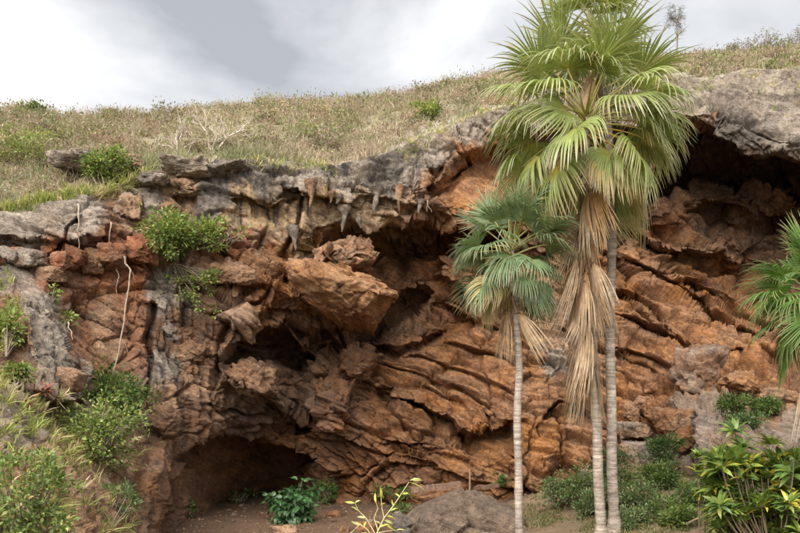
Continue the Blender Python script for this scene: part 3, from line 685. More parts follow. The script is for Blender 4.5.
# the grey dome in front and stones on the floor
dome = rock('dome_boulder', 464, 536, 148, 104, 21.8, (0.36, 0.275, 0.21), (0.26, 0.2, 0.155), 81, 0.75, 10, -0.06, 0.6, rough=0.55)
for v_ in dome.data.vertices:
    u_ = (v_.co.x + 0.05) / 1.7; k_ = 0.62 * min(1, max(0, -u_)) ** 1.1 + 0.3 * min(1, max(0, u_)) ** 1.3
    if v_.co.z > -0.4: v_.co.z = (v_.co.z + 0.4) * (1 - k_) * 1.06 - 0.4
tag(dome, 'large weathered grey-brown dome-shaped boulder beside the slim palm', 'boulder', 'stones on the cave floor')
for k, (x, y, w, h, Y, a, lab) in enumerate([(402,526,18,26,20.8,DGRY,'dark upright stone against the end of the dome boulder'),(284,532,26,13,20.8,PNK,'rounded pinkish stone in front of the leafy floor shrub'),(334,515,16,9,24.2,DORG,'low earthy stone on the bare cave floor behind the leafy shrub'),(368,528,22,10,21.2,DORG,'flat brown stone half buried in the cave floor'),(345,530,12,7,21,BRN,'tiny brown stone lying alone on the cave floor'),(440,497,46,13,24.9,DORG,'long earthy block carrying the fallen plank')]):
    o = rock('stone', x, y, w, h, Y, a, tuple(np.array(a) * 1.25), 1100 + k, 0.9, 9, 0.05, 1.0, sub=3); tag(o, lab, 'stone', 'stones on the cave floor')

# ------------------------------------------------------------------ PLANKS
def plank(px0, py0, px1, py1, Y0, Y1, hgt, thick, seed, label):
    a, b = W(px0, py0, Y0), W(px1, py1, Y1); n = 26; g = np.random.default_rng(seed)
    ax = (b - a); Ln = ax.length; V_ = []
    sec = [(-thick / 2, -hgt / 2), (thick / 2, -hgt / 2), (thick / 2, hgt / 2), (-thick / 2, hgt / 2)]
    for i in range(n):
        p = a + ax * (i / (n - 1)); wv = 0.012 * math.sin(i * 0.5 + seed)
        chip = g.uniform(0.75, 1) if i in (0, n - 1) else 1
        for (y, z) in sec: V_.append((p.x, p.y + y + wv, p.z + z * chip * (1 + 0.03 * g.normal() * (z > 0)) + wv))
    F_ = [(i * 4 + j, i * 4 + (j + 1) % 4, (i + 1) * 4 + (j + 1) % 4, (i + 1) * 4 + j) for i in range(n - 1) for j in range(4)] + [(0, 3, 2, 1), ((n - 1) * 4, (n - 1) * 4 + 1, (n - 1) * 4 + 2, (n - 1) * 4 + 3)]
    C = np.tile(np.array([0.19, 0.12, 0.085]), (len(V_), 1)) * g.uniform(0.7, 1.3, (len(V_), 1))
    return tag(mesh_np('wooden_plank', V_, F_, M_WOOD, C, smooth=False), label, 'plank', 'old planks by the dome boulder')
plank(411, 490, 461, 484, 24.4, 24.6, 0.19, 0.05, 3, 'reddish weathered plank lying on the earth block at the cave foot')
plank(474, 488, 499, 485, 22.6, 23.0, 0.1, 0.12, 5, 'short pale plank poking up behind the top of the dome boulder')
pst = [W(469, 505, 24.3), W(470, 468, 24.3)]
V_, F_ = tubes([([pst[0], pst[0].lerp(pst[1], .5) + Vector((.01, 0, 0)), pst[1]], [0.03, 0.028, 0.022])], 6)
tag(mesh_np('wooden_stake', V_, F_, M_WOOD, np.tile([0.28, 0.2, 0.14], (len(V_), 1))), 'thin upright wooden stake behind the dome boulder', 'stake')

# ------------------------------------------------------------------ BUSHES
def bush(name, label, cat, c, rx, ry, rz, ln, wd, n, cols, seed, clumps=26, mat=None, base=None, group=None, up=0.35, stems=9, wood=(0.25, 0.2, 0.15), gap=0.26, curl=0.3, dead=0.03):
    g = np.random.default_rng(seed); c = np.array(c, float)
    if cat == 'shrub' and 'floor' not in name: n = int(n * 1.6); ln *= 0.78; wd *= 0.74
    base = np.array(base if base is not None else (c[0], c[1], c[2] - rz * 1.0), float)
    root = empty(name, base); tag(root, label, cat, group); clumps = int(clumps * 1.4)
    q = unit(g.normal(size=(clumps, 3))) * (g.uniform(0.3, 1, (clumps, 1)) ** 0.5) * np.array([rx, ry, rz]) * (1 + 0.3 * g.normal(size=(clumps, 1)))
    cs = c + q - base
    k = g.integers(0, clumps, n); gap *= 0.72; spread = gap * (rx * ry * rz) ** (1 / 3) * g.uniform(0.7, 1.4, (clumps, 1))[k]
    off = g.normal(size=(n, 3)) * spread * (1, 1, 0.8)
    bp_ = cs[k] + off
    d = unit(off) * 0.7 + unit(q[k]) * 0.5 + g.normal(size=(n, 3)) * 0.35 + np.array([0, 0, up])
    nr = np.array([0, 0, 1.0]) + g.normal(size=(n, 3)) * 0.5
    cols = np.array(cols); ci = cols[g.integers(0, len(cols), n)] * g.uniform(0.75, 1.25, (clumps, 1))[k] * g.uniform(0.75, 1.25, (n, 1))
    dm = g.random(n) < dead; ci[dm] = np.array([0.3, 0.19, 0.08]) * g.uniform(0.6, 1.2, (dm.sum(), 1))
    V_, T_, C_ = leaf_cloud(bp_, d, nr, ln * g.uniform(0.6, 1.25, n), wd * g.uniform(0.65, 1.2, n), ci, curl)
    mesh_np('foliage', V_, T_, mat or M_LEAF, C_, root)
    lines = []
    for i in range(min(stems + clumps // 2, clumps)):
        e_ = cs[i]; m1 = e_ * 0.45 + g.normal(size=3) * 0.12 * rx + np.array([0, 0, 0.1 * rz]); r0 = 0.014 + 0.01 * rx
        tt = np.linspace(0, 1, 7)[:, None]; pts = (1 - tt) ** 2 * (g.normal(size=3) * 0.04 * rx) + 2 * tt * (1 - tt) * m1 + tt ** 2 * e_
        lines.append((pts, r0 * (1 - 0.75 * tt[:, 0])))
        for _ in range(2):
            e2 = pts[4] + unit(g.normal(size=3)) * 0.35 * (rx + rz) * 0.5; lines.append((np.array([pts[4], (pts[4] + e2) / 2 + g.normal(size=3) * 0.02, e2]), np.array([r0 * .5, r0 * .35, r0 * .15])))
    V_, F_ = tubes(lines, 4)
    mesh_np('stem', V_, F_, M_TWIG, np.tile(wood, (len(V_), 1)) * g.uniform(0.8, 1.2, (len(V_), 1)), root)
    return root

G_DK = [(0.07, 0.125, 0.035), (0.09, 0.15, 0.045), (0.05, 0.095, 0.03)]
G_MID = [(0.14, 0.2, 0.05), (0.17, 0.23, 0.065), (0.1, 0.155, 0.04)]
G_LT = [(0.27, 0.32, 0.09), (0.21, 0.28, 0.075), (0.34, 0.36, 0.12), (0.14, 0.2, 0.06)]
G_BLU = [(0.13, 0.18, 0.07), (0.17, 0.22, 0.095), (0.09, 0.14, 0.05), (0.21, 0.25, 0.13)]

def bush_px(name, label, cat, x, y, wpx, hpx, Y, ln, wd, n, cols, seed, **k):
    c = W(x, y, Y); rx = wpx / 2 * Y / F * 0.82; rz = hpx / 2 * Y / F * 0.82; ry = k.pop('ry', None) or min(rx, 1.2) * 0.9
    return bush(name, label, cat, c, rx, ry, rz, ln, wd, n, cols, seed, **k)

s1 = surf(180, 235)
bush_px('leafy_shrub', 'bright green leafy shrub clinging to the cliff below the grey slabs', 'shrub', 170, 232, 50, 60, s1.y - 0.7, 0.15, 0.08, 2300, G_LT + G_MID, 21, clumps=34, base=surf(176, 258), group='shrubs on the cliff', ry=0.7)
bush_px('leafy_shrub', 'yellow-green spreading shrub between the bright green shrub and the ochre face', 'shrub', 206, 234, 56, 34, surf(206, 234).y - 0.5, 0.15, 0.08, 900, G_LT, 33, clumps=22, base=surf(190, 252), group='shrubs on the cliff', ry=0.5)
bush_px('leafy_shrub', 'pale green sprays trailing down the grey cliff under the hanging shrub', 'shrub', 196, 287, 62, 52, surf(190, 285).y - 0.3, 0.12, 0.07, 650, G_LT, 22, clumps=22, base=surf(176, 262), group='shrubs on the cliff', ry=0.35, gap=0.16)
bush_px('leafy_shrub', 'dense dark green bush at the foot of the long pale root', 'shrub', 118, 391, 66, 42, surf(118, 392).y - 0.6, 0.13, 0.06, 1900, G_DK + G_MID, 23, clumps=30, group='shrubs on the cliff', base=surf(118, 410), ry=0.7)
bush_px('leafy_shrub', 'wide yellow-green shrub spilling over the pale rocks of the left slope', 'shrub', 95, 436, 104, 80, surf(95, 440).y - 0.5, 0.12, 0.065, 3200, G_LT + G_MID, 24, clumps=50, group='shrubs on the cliff', base=surf(95, 460), ry=0.8)
bush_px('leafy_shrub', 'round green bush growing on the grassy rim beside grey stones', 'shrub', 108, 167, 52, 36, 23.4, 0.13, 0.07, 2400, G_MID + G_LT, 25, clumps=34, group='shrubs on the rim', base=W(108, 186, 23.4))
bush_px('leafy_shrub', 'small light green bush in the dry grass above the dripstone lip', 'shrub', 428, 113, 34, 20, 30.0, 0.14, 0.07, 900, G_LT, 26, clumps=20, group='shrubs on the rim')
bush_px('leafy_shrub', 'loose green bush on the slope over the grey ledge of red blocks', 'shrub', 22, 150, 60, 50, 24.5, 0.13, 0.06, 1500, G_LT + [(0.3, 0.26, 0.12)], 27, clumps=34, group='shrubs on the rim')
bush_px('leafy_shrub', 'small dark bush breaking the skyline of the dry hill', 'shrub', 34, 112, 30, 16, 30.5, 0.16, 0.08, 420, G_DK + G_MID, 28, clumps=14, group='shrubs on the rim', base=W(34, 122, 30.5))
bush_px('leafy_shrub', 'tall leafy shrub with broad fresh leaves at the foot of the left slope', 'shrub', 24, 498, 112, 112, 9.6, 0.1, 0.046, 1500, G_LT + G_MID + G_MID, 29, clumps=44, group='shrubs on the cliff', base=surf(20, 560), ry=0.5, gap=0.15, mat=M_LEAF)
bush_px('leafy_shrub', 'pale green whorled plant beside the dark buttress foot', 'shrub', 116, 502, 62, 34, surf(120, 505).y - 0.5, 0.15, 0.05, 420, [(0.2, 0.27, 0.12), (0.15, 0.22, 0.09)], 30, clumps=9, group='shrubs on the cliff', base=surf(108, 530), gap=0.18)
for k, (x, y, w, h, lab) in enumerate([(54, 292, 12, 20, 'tiny yellow-green plant rooted in the red rock'), (68, 317, 16, 12, 'little bright green tuft on the edge of the grey outcrop'), (14, 376, 30, 30, 'green shrub beside the red rosettes'), (10, 330, 30, 46, 'yellow-green bush on the slope beside the grey outcrop')]):
    bush_px('small_plant', lab, 'plant', x, y, w, h, surf(x, y).y - 0.2, 0.12, 0.06, 120 if k < 2 else 700, G_LT, 40 + k, clumps=8 if k < 2 else 20, group='small plants on the left slope', base=surf(x, y + h / 2), stems=4)
# cave floor
bush_px('floor_shrub', 'rounded dark green broad-leaved shrub on the bare cave floor', 'shrub', 292, 505, 46, 48, 23.2, 0.2, 0.15, 620, [(0.05, 0.12, 0.04), (0.07, 0.15, 0.05), (0.04, 0.09, 0.03)], 50, clumps=34, mat=M_GLOSS, base=(W(292, 505, 23.2).x, 23.2, 0.0), up=-0.15, curl=0.5, group='plants in the cave', dead=0)
for k, (x, y, w, h, lab, n) in enumerate([(327, 491, 26, 26, 'dark creeper in the notch behind the leafy floor shrub', 420), (383, 492, 18, 12, 'small dark fern at the wall beside the plank', 160), (402, 494, 18, 10, 'low bright green tuft under the end of the plank', 160), (400, 510, 24, 10, 'strip of light green weeds beside the dome boulder', 180), (240, 496, 40, 14, 'faint green seedlings along the back of the low cave', 130), (190, 508, 18, 14, 'dark fern in the gap under the buttress', 120), (500, 480, 14, 14, 'green weed behind the slim palm trunk', 160)]):
    p_ = surf(x, y); Yp = min(p_.y - 0.25, 3.5 * F / max(y + h * 0.4 - HZ, 20))
    bush_px('small_plant', lab, 'plant', x, y, w, h, Yp, 0.13, 0.06, n, G_DK + G_MID, 60 + k, clumps=10, group='plants in the cave', stems=3)
# right-hand ground cover
RB = [(560, 489, 46, 28, 22.6, G_BLU, 'sprawling grey-green shrub on the bare slope left of the palms'), (590, 503, 34, 26, 21.0, G_BLU, 'low grey-green bush behind the shaggy palm trunk'), (612, 470, 34, 44, 23.0, G_DK, 'dark weedy bush between trunk and rubble'), (640, 500, 46, 42, 20.6, G_BLU, 'broad grey-green shrub below the pointed buff stone'), (668, 510, 50, 40, 19.6, G_DK + G_MID, 'dark green bush in front of the low pinkish stone'), (628, 520, 40, 26, 19.4, G_BLU, 'silvery green bush beside the smooth palm trunk'), (664, 448, 40, 26, 23.4, G_DK, 'dark green bush among the fallen boulders'), (664, 478, 34, 28, 22.0, G_DK + G_MID, 'green bush around the pointed buff stone'), (690, 500, 34, 34, 20.2, G_MID, 'fresh green bush under the tall grey stone'), (735, 404, 40, 18, 21.4, G_DK + G_MID, 'feathery green bush on top of the grey ledge'), (764, 405, 28, 14, 21.2, G_DK + G_MID, 'smaller feathery bush at the back of the grey ledge'), (743, 424, 46, 18, 20.6, G_BLU + G_DK, 'grey-green creeping bush on the front of the ledge'), (584, 486, 50, 34, 22.2, G_MID + G_BLU, 'spreading green bush behind the shaggy palm trunk'), (648, 478, 44, 30, 22.4, G_MID, 'mid green bush at the foot of the mottled pale boulder'), (616, 498, 40, 34, 21.2, G_MID + G_DK, 'leafy bush between the two tall palm trunks'), (676, 520, 44, 26, 18.8, G_MID, 'bright low bush in front of the dark green bush')]
for k, (x, y, w, h, Y, cl, lab) in enumerate(RB):
    if 9 <= k <= 11: Y = min(surf(x, y).y, surf(x, y + 6).y) - 0.25
    bush_px('ground_shrub', lab, 'shrub', x, y, w, h, Y, 0.11, 0.05, 1500, cl, 80 + k, clumps=26, group='shrubs around the rubble', ry=0.5)

# glossy shrub with whorls of long leaves, lower right
def rosette(px, py, Y, r, n, cols, seed, el0=0.1, el1=1.1, wid=0.25):
    g = np.random.default_rng(seed); az = g.uniform(0, 2 * np.pi, n); el = g.uniform(el0, el1, n)
    d = np.stack([np.cos(az) * np.cos(el), np.sin(az) * np.cos(el), np.sin(el)], 1)
    cols = np.array(cols); c = cols[g.integers(0, len(cols), n)] * g.uniform(0.75, 1.25, (n, 1))
    return leaf_cloud(d * 0.02, d, np.tile([0, 0, 1.0], (n, 1)) + g.normal(size=(n, 3)) * 0.15, r * g.uniform(0.7, 1.1, n), r * wid * g.uniform(0.85, 1.15, n), c, 0.35)
ros = []
for k in range(5):
    V_, T_, C_ = rosette(0, 0, 0, 0.36, 26, [(0.1, 0.165, 0.035), (0.15, 0.22, 0.045), (0.065, 0.115, 0.028), (0.22, 0.27, 0.06)] + ([(0.5, 0.42, 0.06)] if k in (1, 3) else []), 200 + k)
    ros.append(mesh_np('leaf_whorl', V_, T_, M_GLOSS, C_, link=False))
def whorl_shrub(name, label, spots, base, seed):
    g = np.random.default_rng(seed); root = empty(name, base); tag(root, label, 'shrub', 'glossy whorled shrubs'); lines = []
    for i, (x, y, Y, s_) in enumerate(spots):
        p = W(x, y, Y) - Vector(base); o = bpy.data.objects.new('leaf_whorl', ros[int(g.integers(0, 5))]); COL.objects.link(o); o.parent = root
        o.location = p; o.rotation_euler = (g.normal() * 0.3, g.normal() * 0.3, g.uniform(0, 6.3)); o.scale = (s_,) * 3
        p = np.array(p); tt = np.linspace(0, 1, 8)[:, None]; m1 = np.array([p[0] * 0.75, p[1] * 0.75, p[2] * 0.4])
        lines.append(((1 - tt) ** 2 * (g.normal(size=3) * (0.1, 0.1, 0.0)) + 2 * tt * (1 - tt) * m1 + tt ** 2 * p, 0.02 - 0.01 * tt[:, 0]))
    V_, F_ = tubes(lines, 5); mesh_np('stem', V_, F_, M_TWIG, np.tile([0.22, 0.17, 0.11], (len(V_), 1)), root)
g = np.random.default_rng(5); sp = [(735, 432, 16.2, 1.0), (742, 448, 16, 1), (732, 455, 16, .9), (745, 470, 16, .9), (772, 445, 16, 1), (790, 470, 15.8, 1.1), (768, 478, 15.8, 1.1), (812, 470, 15.6, 1.1), (800, 490, 15.6, 1.1), (742, 500, 15.6, 1.1), (760, 508, 15.5, 1.2), (735, 515, 15.5, 1), (782, 515, 15.4, 1.2), (810, 520, 15.4, 1.2), (725, 490, 15.8, .9), (722, 475, 16, .8)]
for _ in range(260): sp.append((g.uniform(716, 850), g.uniform(458, 562), g.uniform(15.2, 17.2), g.uniform(.8, 1.25)))
b_ = W(775, 560, 16); whorl_shrub('whorled_shrub', 'big glossy shrub with whorls of long yellow-green leaves below the grey ledge', sp, (b_.x, b_.y, float(ground_z(b_.x, b_.y))), 1)
b_ = W(703, 560, 16.6); whorl_shrub('whorled_shrub', 'slender young shrub with two tiers of pale leaf whorls beside the tall grey stone', [(699, 458, 16.6, .75), (703, 466, 16.6, .7), (698, 473, 16.5, .75), (708, 482, 16.6, .7), (703, 492, 16.5, .75), (707, 462, 16.7, .6)], (b_.x, b_.y, float(ground_z(b_.x, b_.y))), 2)
# red rosettes on the left outcrop
for k, (x, y, r, lab) in enumerate([(46, 394, 0.3, 'large spiky dark red rosette plant on the grey outcrop'), (27, 413, 0.2, 'small spiky dark red rosette below the large one')]):
    V_, T_, C_ = rosette(0, 0, 0, r, 46, [(0.2, 0.05, 0.035), (0.26, 0.08, 0.05), (0.15, 0.04, 0.03), (0.3, 0.14, 0.07)], 300 + k, -0.1, 1.4, 0.13)
    q = surf(x, y); root = empty('rosette_plant', q); tag(root, lab, 'plant', 'red rosettes'); mesh_np('leaf_rosette', V_, T_, M_GLOSS, C_, root).location = (0, -0.1, 0.05)

# ------------------------------------------------------------------ BARE SHRUBS, RIDGE TREE
def grow(p, d, ln, r, depth, g, lines, spread=0.55, upw=0.1, tips=None, kids=3):
    n = 5; pts = [np.array(p)]; d = np.array(d, float)
    for i in range(n):
        d = unit(d + g.normal(size=3) * 0.16 + np.array([0, 0, upw * 0.3])); pts.append(pts[-1] + d * ln / n)
    pts = np.array(pts); lines.append((pts, np.linspace(r, r * 0.55, n + 1)))
    if depth == 0:
        if tips is not None: tips.append((pts[-1], d))
        return
    for _ in range(kids):
        i = g.integers(2, n + 1); nd = unit(d + unit(g.normal(size=3)) * spread * 1.3 + np.array([0, 0, upw]))
        grow(pts[i], nd, ln * g.uniform(0.55, 0.85), r * 0.55, depth - 1, g, lines, spread, upw, tips, kids)
def bare_shrub(label, base, h, seed, col=(0.36, 0.3, 0.25), depth=4, group='bare shrubs on the rim', leaves=0, lcols=None, r=0.03):
    g = np.random.default_rng(seed); lines, tips = [], []
    for _ in range(4): grow((0, 0, 0), unit(np.array([g.normal() * 0.7, g.normal() * 0.5, 0.8])), h * 0.42, r, depth, g, lines, 0.6, 0.15, tips)
    root = empty('bare_shrub', base); tag(root, label, 'shrub', group)
    V_, F_ = tubes(lines, 4); mesh_np('branch', V_, F_, M_TWIG, np.tile(col, (len(V_), 1)), root)
    if leaves:
        tp = np.array([t[0] for t in tips]); k = g.integers(0, len(tp), leaves); lc = np.array(lcols)
        V_, T_, C_ = leaf_cloud(tp[k] + g.normal(size=(leaves, 3)) * 0.06, g.normal(size=(leaves, 3)), g.normal(size=(leaves, 3)) + (0, 0, 1), g.uniform(0.05, 0.1, leaves), g.uniform(0.025, 0.05, leaves), lc[g.integers(0, len(lc), leaves)] * g.uniform(0.7, 1.3, (leaves, 1)))
        mesh_np('foliage', V_, T_, M_LEAF, C_, root)
def hpt(px, t): return Vector(hill_point(np.array([float(px)]), np.array([float(t)]))[0])
bare_shrub('tangled leafless grey shrub on the rim above the square ochre block', hpt(212, 0.06), 1.9, 6, r=0.05, col=(0.55, 0.47, 0.4), leaves=350, lcols=[(0.25, 0.24, 0.1), (0.33, 0.27, 0.15)])
bare_shrub('small leafless shrub on the rim beside the tangled grey shrub', hpt(178, 0.12), 1.5, 2, r=0.04, col=(0.5, 0.42, 0.36), leaves=120, lcols=[(0.25, 0.24, 0.1), (0.33, 0.27, 0.15)], depth=3)
bare_shrub('grey twiggy brush hanging on the cliff under the bright green shrub', surf(228, 250) + Vector((0, -0.1, 0)), 0.8, 3, depth=3, group='shrubs on the cliff', r=0.018, col=(0.3, 0.24, 0.2))
bare_shrub('dry grey twigs on the cliff below the pale green sprays', surf(186, 300) + Vector((0, -0.1, 0)), 1.0, 4, depth=3, group='shrubs on the cliff', r=0.018, col=(0.3, 0.24, 0.2))
for k, x in enumerate((736, 752, 766, 780, 795, 812)):
    bare_shrub(('dark twiggy bush at the near end of the skyline thicket above the upper cave', 'low rounded brown bush inside the skyline thicket', 'taller wiry bush inside the skyline thicket', 'small brown bush pressed against the taller wiry skyline bush', 'spreading twiggy bush at the thick part of the skyline thicket', 'tall dark bush at the far end of the skyline thicket')[k], hpt(x, 0.93 + 0.03 * (k % 2)), 1.0 + 0.25 * (k % 3), 10 + k, depth=3, group='skyline bushes', r=0.025, col=(0.2, 0.15, 0.12), leaves=160, lcols=[(0.2, 0.15, 0.1), (0.2, 0.18, 0.08)])
g = np.random.default_rng(4); lines = []; tips = []
tb = hpt(676, 0.97); hgt = 2.9
tr = np.stack([0.06 * np.sin(np.linspace(0, 4, 10)), np.zeros(10), np.linspace(0, hgt, 10)], 1); lines.append((tr, np.linspace(0.05, 0.012, 10)))
for i in range(15):
    z = g.uniform(0.25, 0.97) * hgt; a = g.uniform(0, 6.28); ln = (1 - z / hgt * 0.75) * g.uniform(0.35, 0.8)
    grow((np.interp(z, tr[:, 2], tr[:, 0]), 0, z), (math.cos(a), math.sin(a) * 0.6, 0.45), ln, 0.014, 1, g, lines, 0.5, 0.05, tips)
troot = empty('ironwood_tree', tb); tag(troot, 'sparse feathery young tree alone on the skyline behind the tall palm', 'tree')
V_, F_ = tubes(lines, 4); mesh_np('trunk', V_, F_, M_TWIG, np.tile([0.22, 0.18, 0.15], (len(V_), 1)), troot)
tp = np.array([t[0] for t in tips]); n = 900; k = g.integers(0, len(tp), n)
V_, T_, C_ = blade_cloud(tp[k] + g.normal(size=(n, 3)) * 0.07, g.normal(size=(n, 3)) + (0, 0, -0.2), g.uniform(0.1, 0.24, n), np.full(n, 0.012), g.uniform(0, 0.4, n), np.tile([0.09, 0.095, 0.055], (n, 1)) * g.uniform(0.6, 1.2, (n, 1)), np.tile([0.2, 0.18, 0.1], (n, 1)))
mesh_np('crown', V_, T_, M_LEAF, C_, troot)

# ------------------------------------------------------------------ HANGING ROOTS
def root_line(label, pix, r, off=0.18, col=(0.36, 0.29, 0.23)):
    pts = np.array([np.array(surf(x, y)) + (0, -off, 0) for x, y in pix]); pts[:, 1] = np.minimum.accumulate(pts[:, 1]) if False else pts[:, 1].min() * 0.6 + pts[:, 1] * 0.4 - 0.1
    pts = np.array([W(x, y, Y) for (x, y), Y in zip(pix, pts[:, 1])])
    t = np.linspace(0, len(pts) - 1, len(pts) * 5); P_ = np.stack([np.interp(t, np.arange(len(pts)), pts[:, i]) for i in range(3)], 1); P_ += 0.011 * np.stack([np.sin(t * 5), np.cos(t * 4), 0 * t], 1)
    r *= 0.72; V_, F_ = tubes([(P_, np.linspace(r, r * 0.45, len(P_)) * (1 + 0.18 * np.sin(t * 7.3) + 0.12 * np.sin(t * 17)))] + [(np.array([P_[i_], P_[i_] + (0.1 * sg_, 0.04, -0.16), P_[i_] + (0.16 * sg_, 0.1, -0.42)]), np.array([r * 0.4, r * 0.3, r * 0.12])) for i_, sg_ in ((len(P_) // 4, 1), (len(P_) // 2, -1), (3 * len(P_) // 4, 1)) if len(pix) > 5], 6)
    tag(mesh_np('hanging_root', V_, F_, M_TWIG, np.tile(col, (len(V_), 1))), label, 'root', 'roots hanging on the cliff')
root_line('long pale root running from the red blocks down to the dark bush', [(124, 256), (126, 264), (131, 271), (128, 290), (124, 320), (119, 350), (112, 377)], 0.036)
root_line('straight thin root over the grey ledge of red blocks', [(78, 204), (79, 215), (78, 230), (79, 246), (78, 258)], 0.035)
root_line('short root hanging over the red block next to the grey ledge', [(111, 222), (110, 234), (107, 250), (107, 262)], 0.03)
root_line('crooked thin root beside the top of the long pale root', [(118, 260), (117, 270), (119, 278), (116, 286), (117, 294)], 0.02)
root_line('curled root below the little green tuft on the outcrop', [(68, 322), (69, 328), (72, 334), (72, 340)], 0.025)
root_line('white forked root on the alcove wall beside the dripstones', [(427, 200), (428, 206), (432, 212)], 0.03)

# ------------------------------------------------------------------ GRASS AND SCRUB
def hill_grass():
    nt_, nb = 8000, 7
    px = RNG.uniform(-74, 884, nt_); t = RNG.uniform(0, 1, nt_) ** 0.9; t[:1500] = RNG.uniform(0, 0.09, 1500); px[:1500] = RNG.uniform(140, 470, 1500)
    cl = fbm(np.stack([px / 40, t * 4, 0 * t], 1), 3, 401)
    keep = (cl > -0.12) | (RNG.random(nt_) < 0.3); px, t, cl = px[keep], t[keep], cl[keep]
    near_right = (px > 420) & (t < 0.12); keep = ~(near_right & (RNG.random(len(px)) < 0.75)); px, t, cl = px[keep], t[keep], cl[keep]
    b = hill_point(px, t); n = len(b); B = np.repeat(b, nb, 0) + RNG.normal(size=(n * nb, 3)) * (0.11, 0.11, 0.0)
    gm = np.clip(fbm(b * 0.45, 3, 411) * 2.0 + 0.3 + 0.2 * (px < 330), 0, 0.9)
    straw = np.array([0.42, 0.36, 0.27]); pinkb = np.array([0.38, 0.28, 0.23]); green = np.array([0.25, 0.27, 0.15])
    pk = (RNG.random(n) < 0.35)[:, None]
    c = np.where(pk, pinkb, straw) * (1 - gm[:, None]) + green * gm[:, None]
    c = np.repeat(c * RNG.uniform(0.75, 1.25, (n, 1)), nb, 0) * RNG.uniform(0.75, 1.25, (n * nb, 1))
    h = np.repeat(RNG.uniform(0.18, 0.55, n) * (1 + 0.5 * cl), nb) * RNG.uniform(0.5, 1.2, n * nb)
    d = RNG.normal(size=(n * nb, 3)) * 0.45 + np.array([0, 0, 1])
    V_, T_, C_ = blade_cloud(B - (0, 0, 0.04), d, h, RNG.uniform(0.014, 0.032, n * nb), RNG.uniform(0, 0.7, n * nb), c, c * 1.12)
    tag(mesh_np('dry_grass', V_, T_, M_GRASS, C_), 'dry straw-coloured grass covering the hillside above the cliff', 'grass', None, 'stuff')
    # low twiggy scrub
    ns = 3400; px = RNG.uniform(-74, 884, ns); t = RNG.uniform(0.03, 1, ns); t[:500] = RNG.uniform(0.9, 1, 500); b = hill_point(px, t)
    parts = []; k = 34
    B = np.repeat(b, k, 0); r = np.repeat(RNG.uniform(0.18, 0.5, ns) * (0.7 + 0.5 * t), k)[:, None]
    q = unit(RNG.normal(size=(ns * k, 3))) * RNG.uniform(0.2, 1, (ns * k, 1)); q[:, 2] = np.abs(q[:, 2]) * 1.15
    pal = np.array([(0.26, 0.28, 0.12), (0.34, 0.24, 0.18), (0.4, 0.32, 0.22), (0.2, 0.22, 0.1), (0.3, 0.3, 0.19), (0.36, 0.26, 0.21)])
    c = np.repeat(pal[RNG.integers(0, 6, ns)] * RNG.uniform(0.7, 1.2, (ns, 1)), k, 0) * RNG.uniform(0.7, 1.3, (ns * k, 1))
    L_ = leaf_cloud(B + q * r, q + RNG.normal(size=q.shape) * 0.5, RNG.normal(size=q.shape) + (0, 0, 0.7), RNG.uniform(0.06, 0.13, ns * k), RNG.uniform(0.025, 0.055, ns * k), c)
    k2 = 22; B2 = np.repeat(b, k2, 0); q2 = RNG.normal(size=(ns * k2, 3)) * 0.6 + (0, 0, 1); r2 = np.repeat(r[::k, 0], k2)
    S_ = blade_cloud(B2, q2, r2 * RNG.uniform(0.9, 1.5, ns * k2), np.full(ns * k2, 0.016), RNG.uniform(0, 0.3, ns * k2), np.tile([0.4, 0.32, 0.26], (ns * k2, 1)), np.tile([0.44, 0.35, 0.28], (ns * k2, 1)))
    nl = 520; px = RNG.uniform(-74, 884, nl); t = RNG.uniform(0.06, 0.98, nl); cn = fbm(np.stack([px / 55, t * 3, 0 * t], 1), 2, 431); kp = (cn > -0.1) | (RNG.random(nl) < 0.25); px, t, cn = px[kp], t[kp], cn[kp]; nl = len(px); b = hill_point(px, t); k = 170; rl = RNG.uniform(0.3, 0.75, nl) * (1 + np.clip(cn, 0, 1) * 1.1)
    B = np.repeat(b, k, 0); q = unit(RNG.normal(size=(nl * k, 3))) * RNG.uniform(0.35, 1, (nl * k, 1)); q[:, 2] = np.abs(q[:, 2]) * RNG.uniform(0.6, 1.2, nl).repeat(k)
    q = q * (1 + 0.35 * vnoise(q * 2.5 + np.repeat(b, k, 0), 9))[:, None]
    c = np.repeat(pal[RNG.integers(0, 6, nl)] * RNG.uniform(0.5, 1.2, (nl, 1)), k, 0) * RNG.uniform(0.7, 1.3, (nl * k, 1))
    G_ = leaf_cloud(B + q * np.repeat(rl, k)[:, None], q + RNG.normal(size=q.shape) * 0.5, RNG.normal(size=q.shape) + (0, 0, 0.7), RNG.uniform(0.07, 0.15, nl * k), RNG.uniform(0.03, 0.06, nl * k), c)
    V_, T_, C_ = join([L_, S_, G_])
    tag(mesh_np('low_scrub', V_, T_, M_GRASS, C_), 'low twiggy brown and green scrub dotted over the hillside', 'scrub', None, 'stuff')
hill_grass()

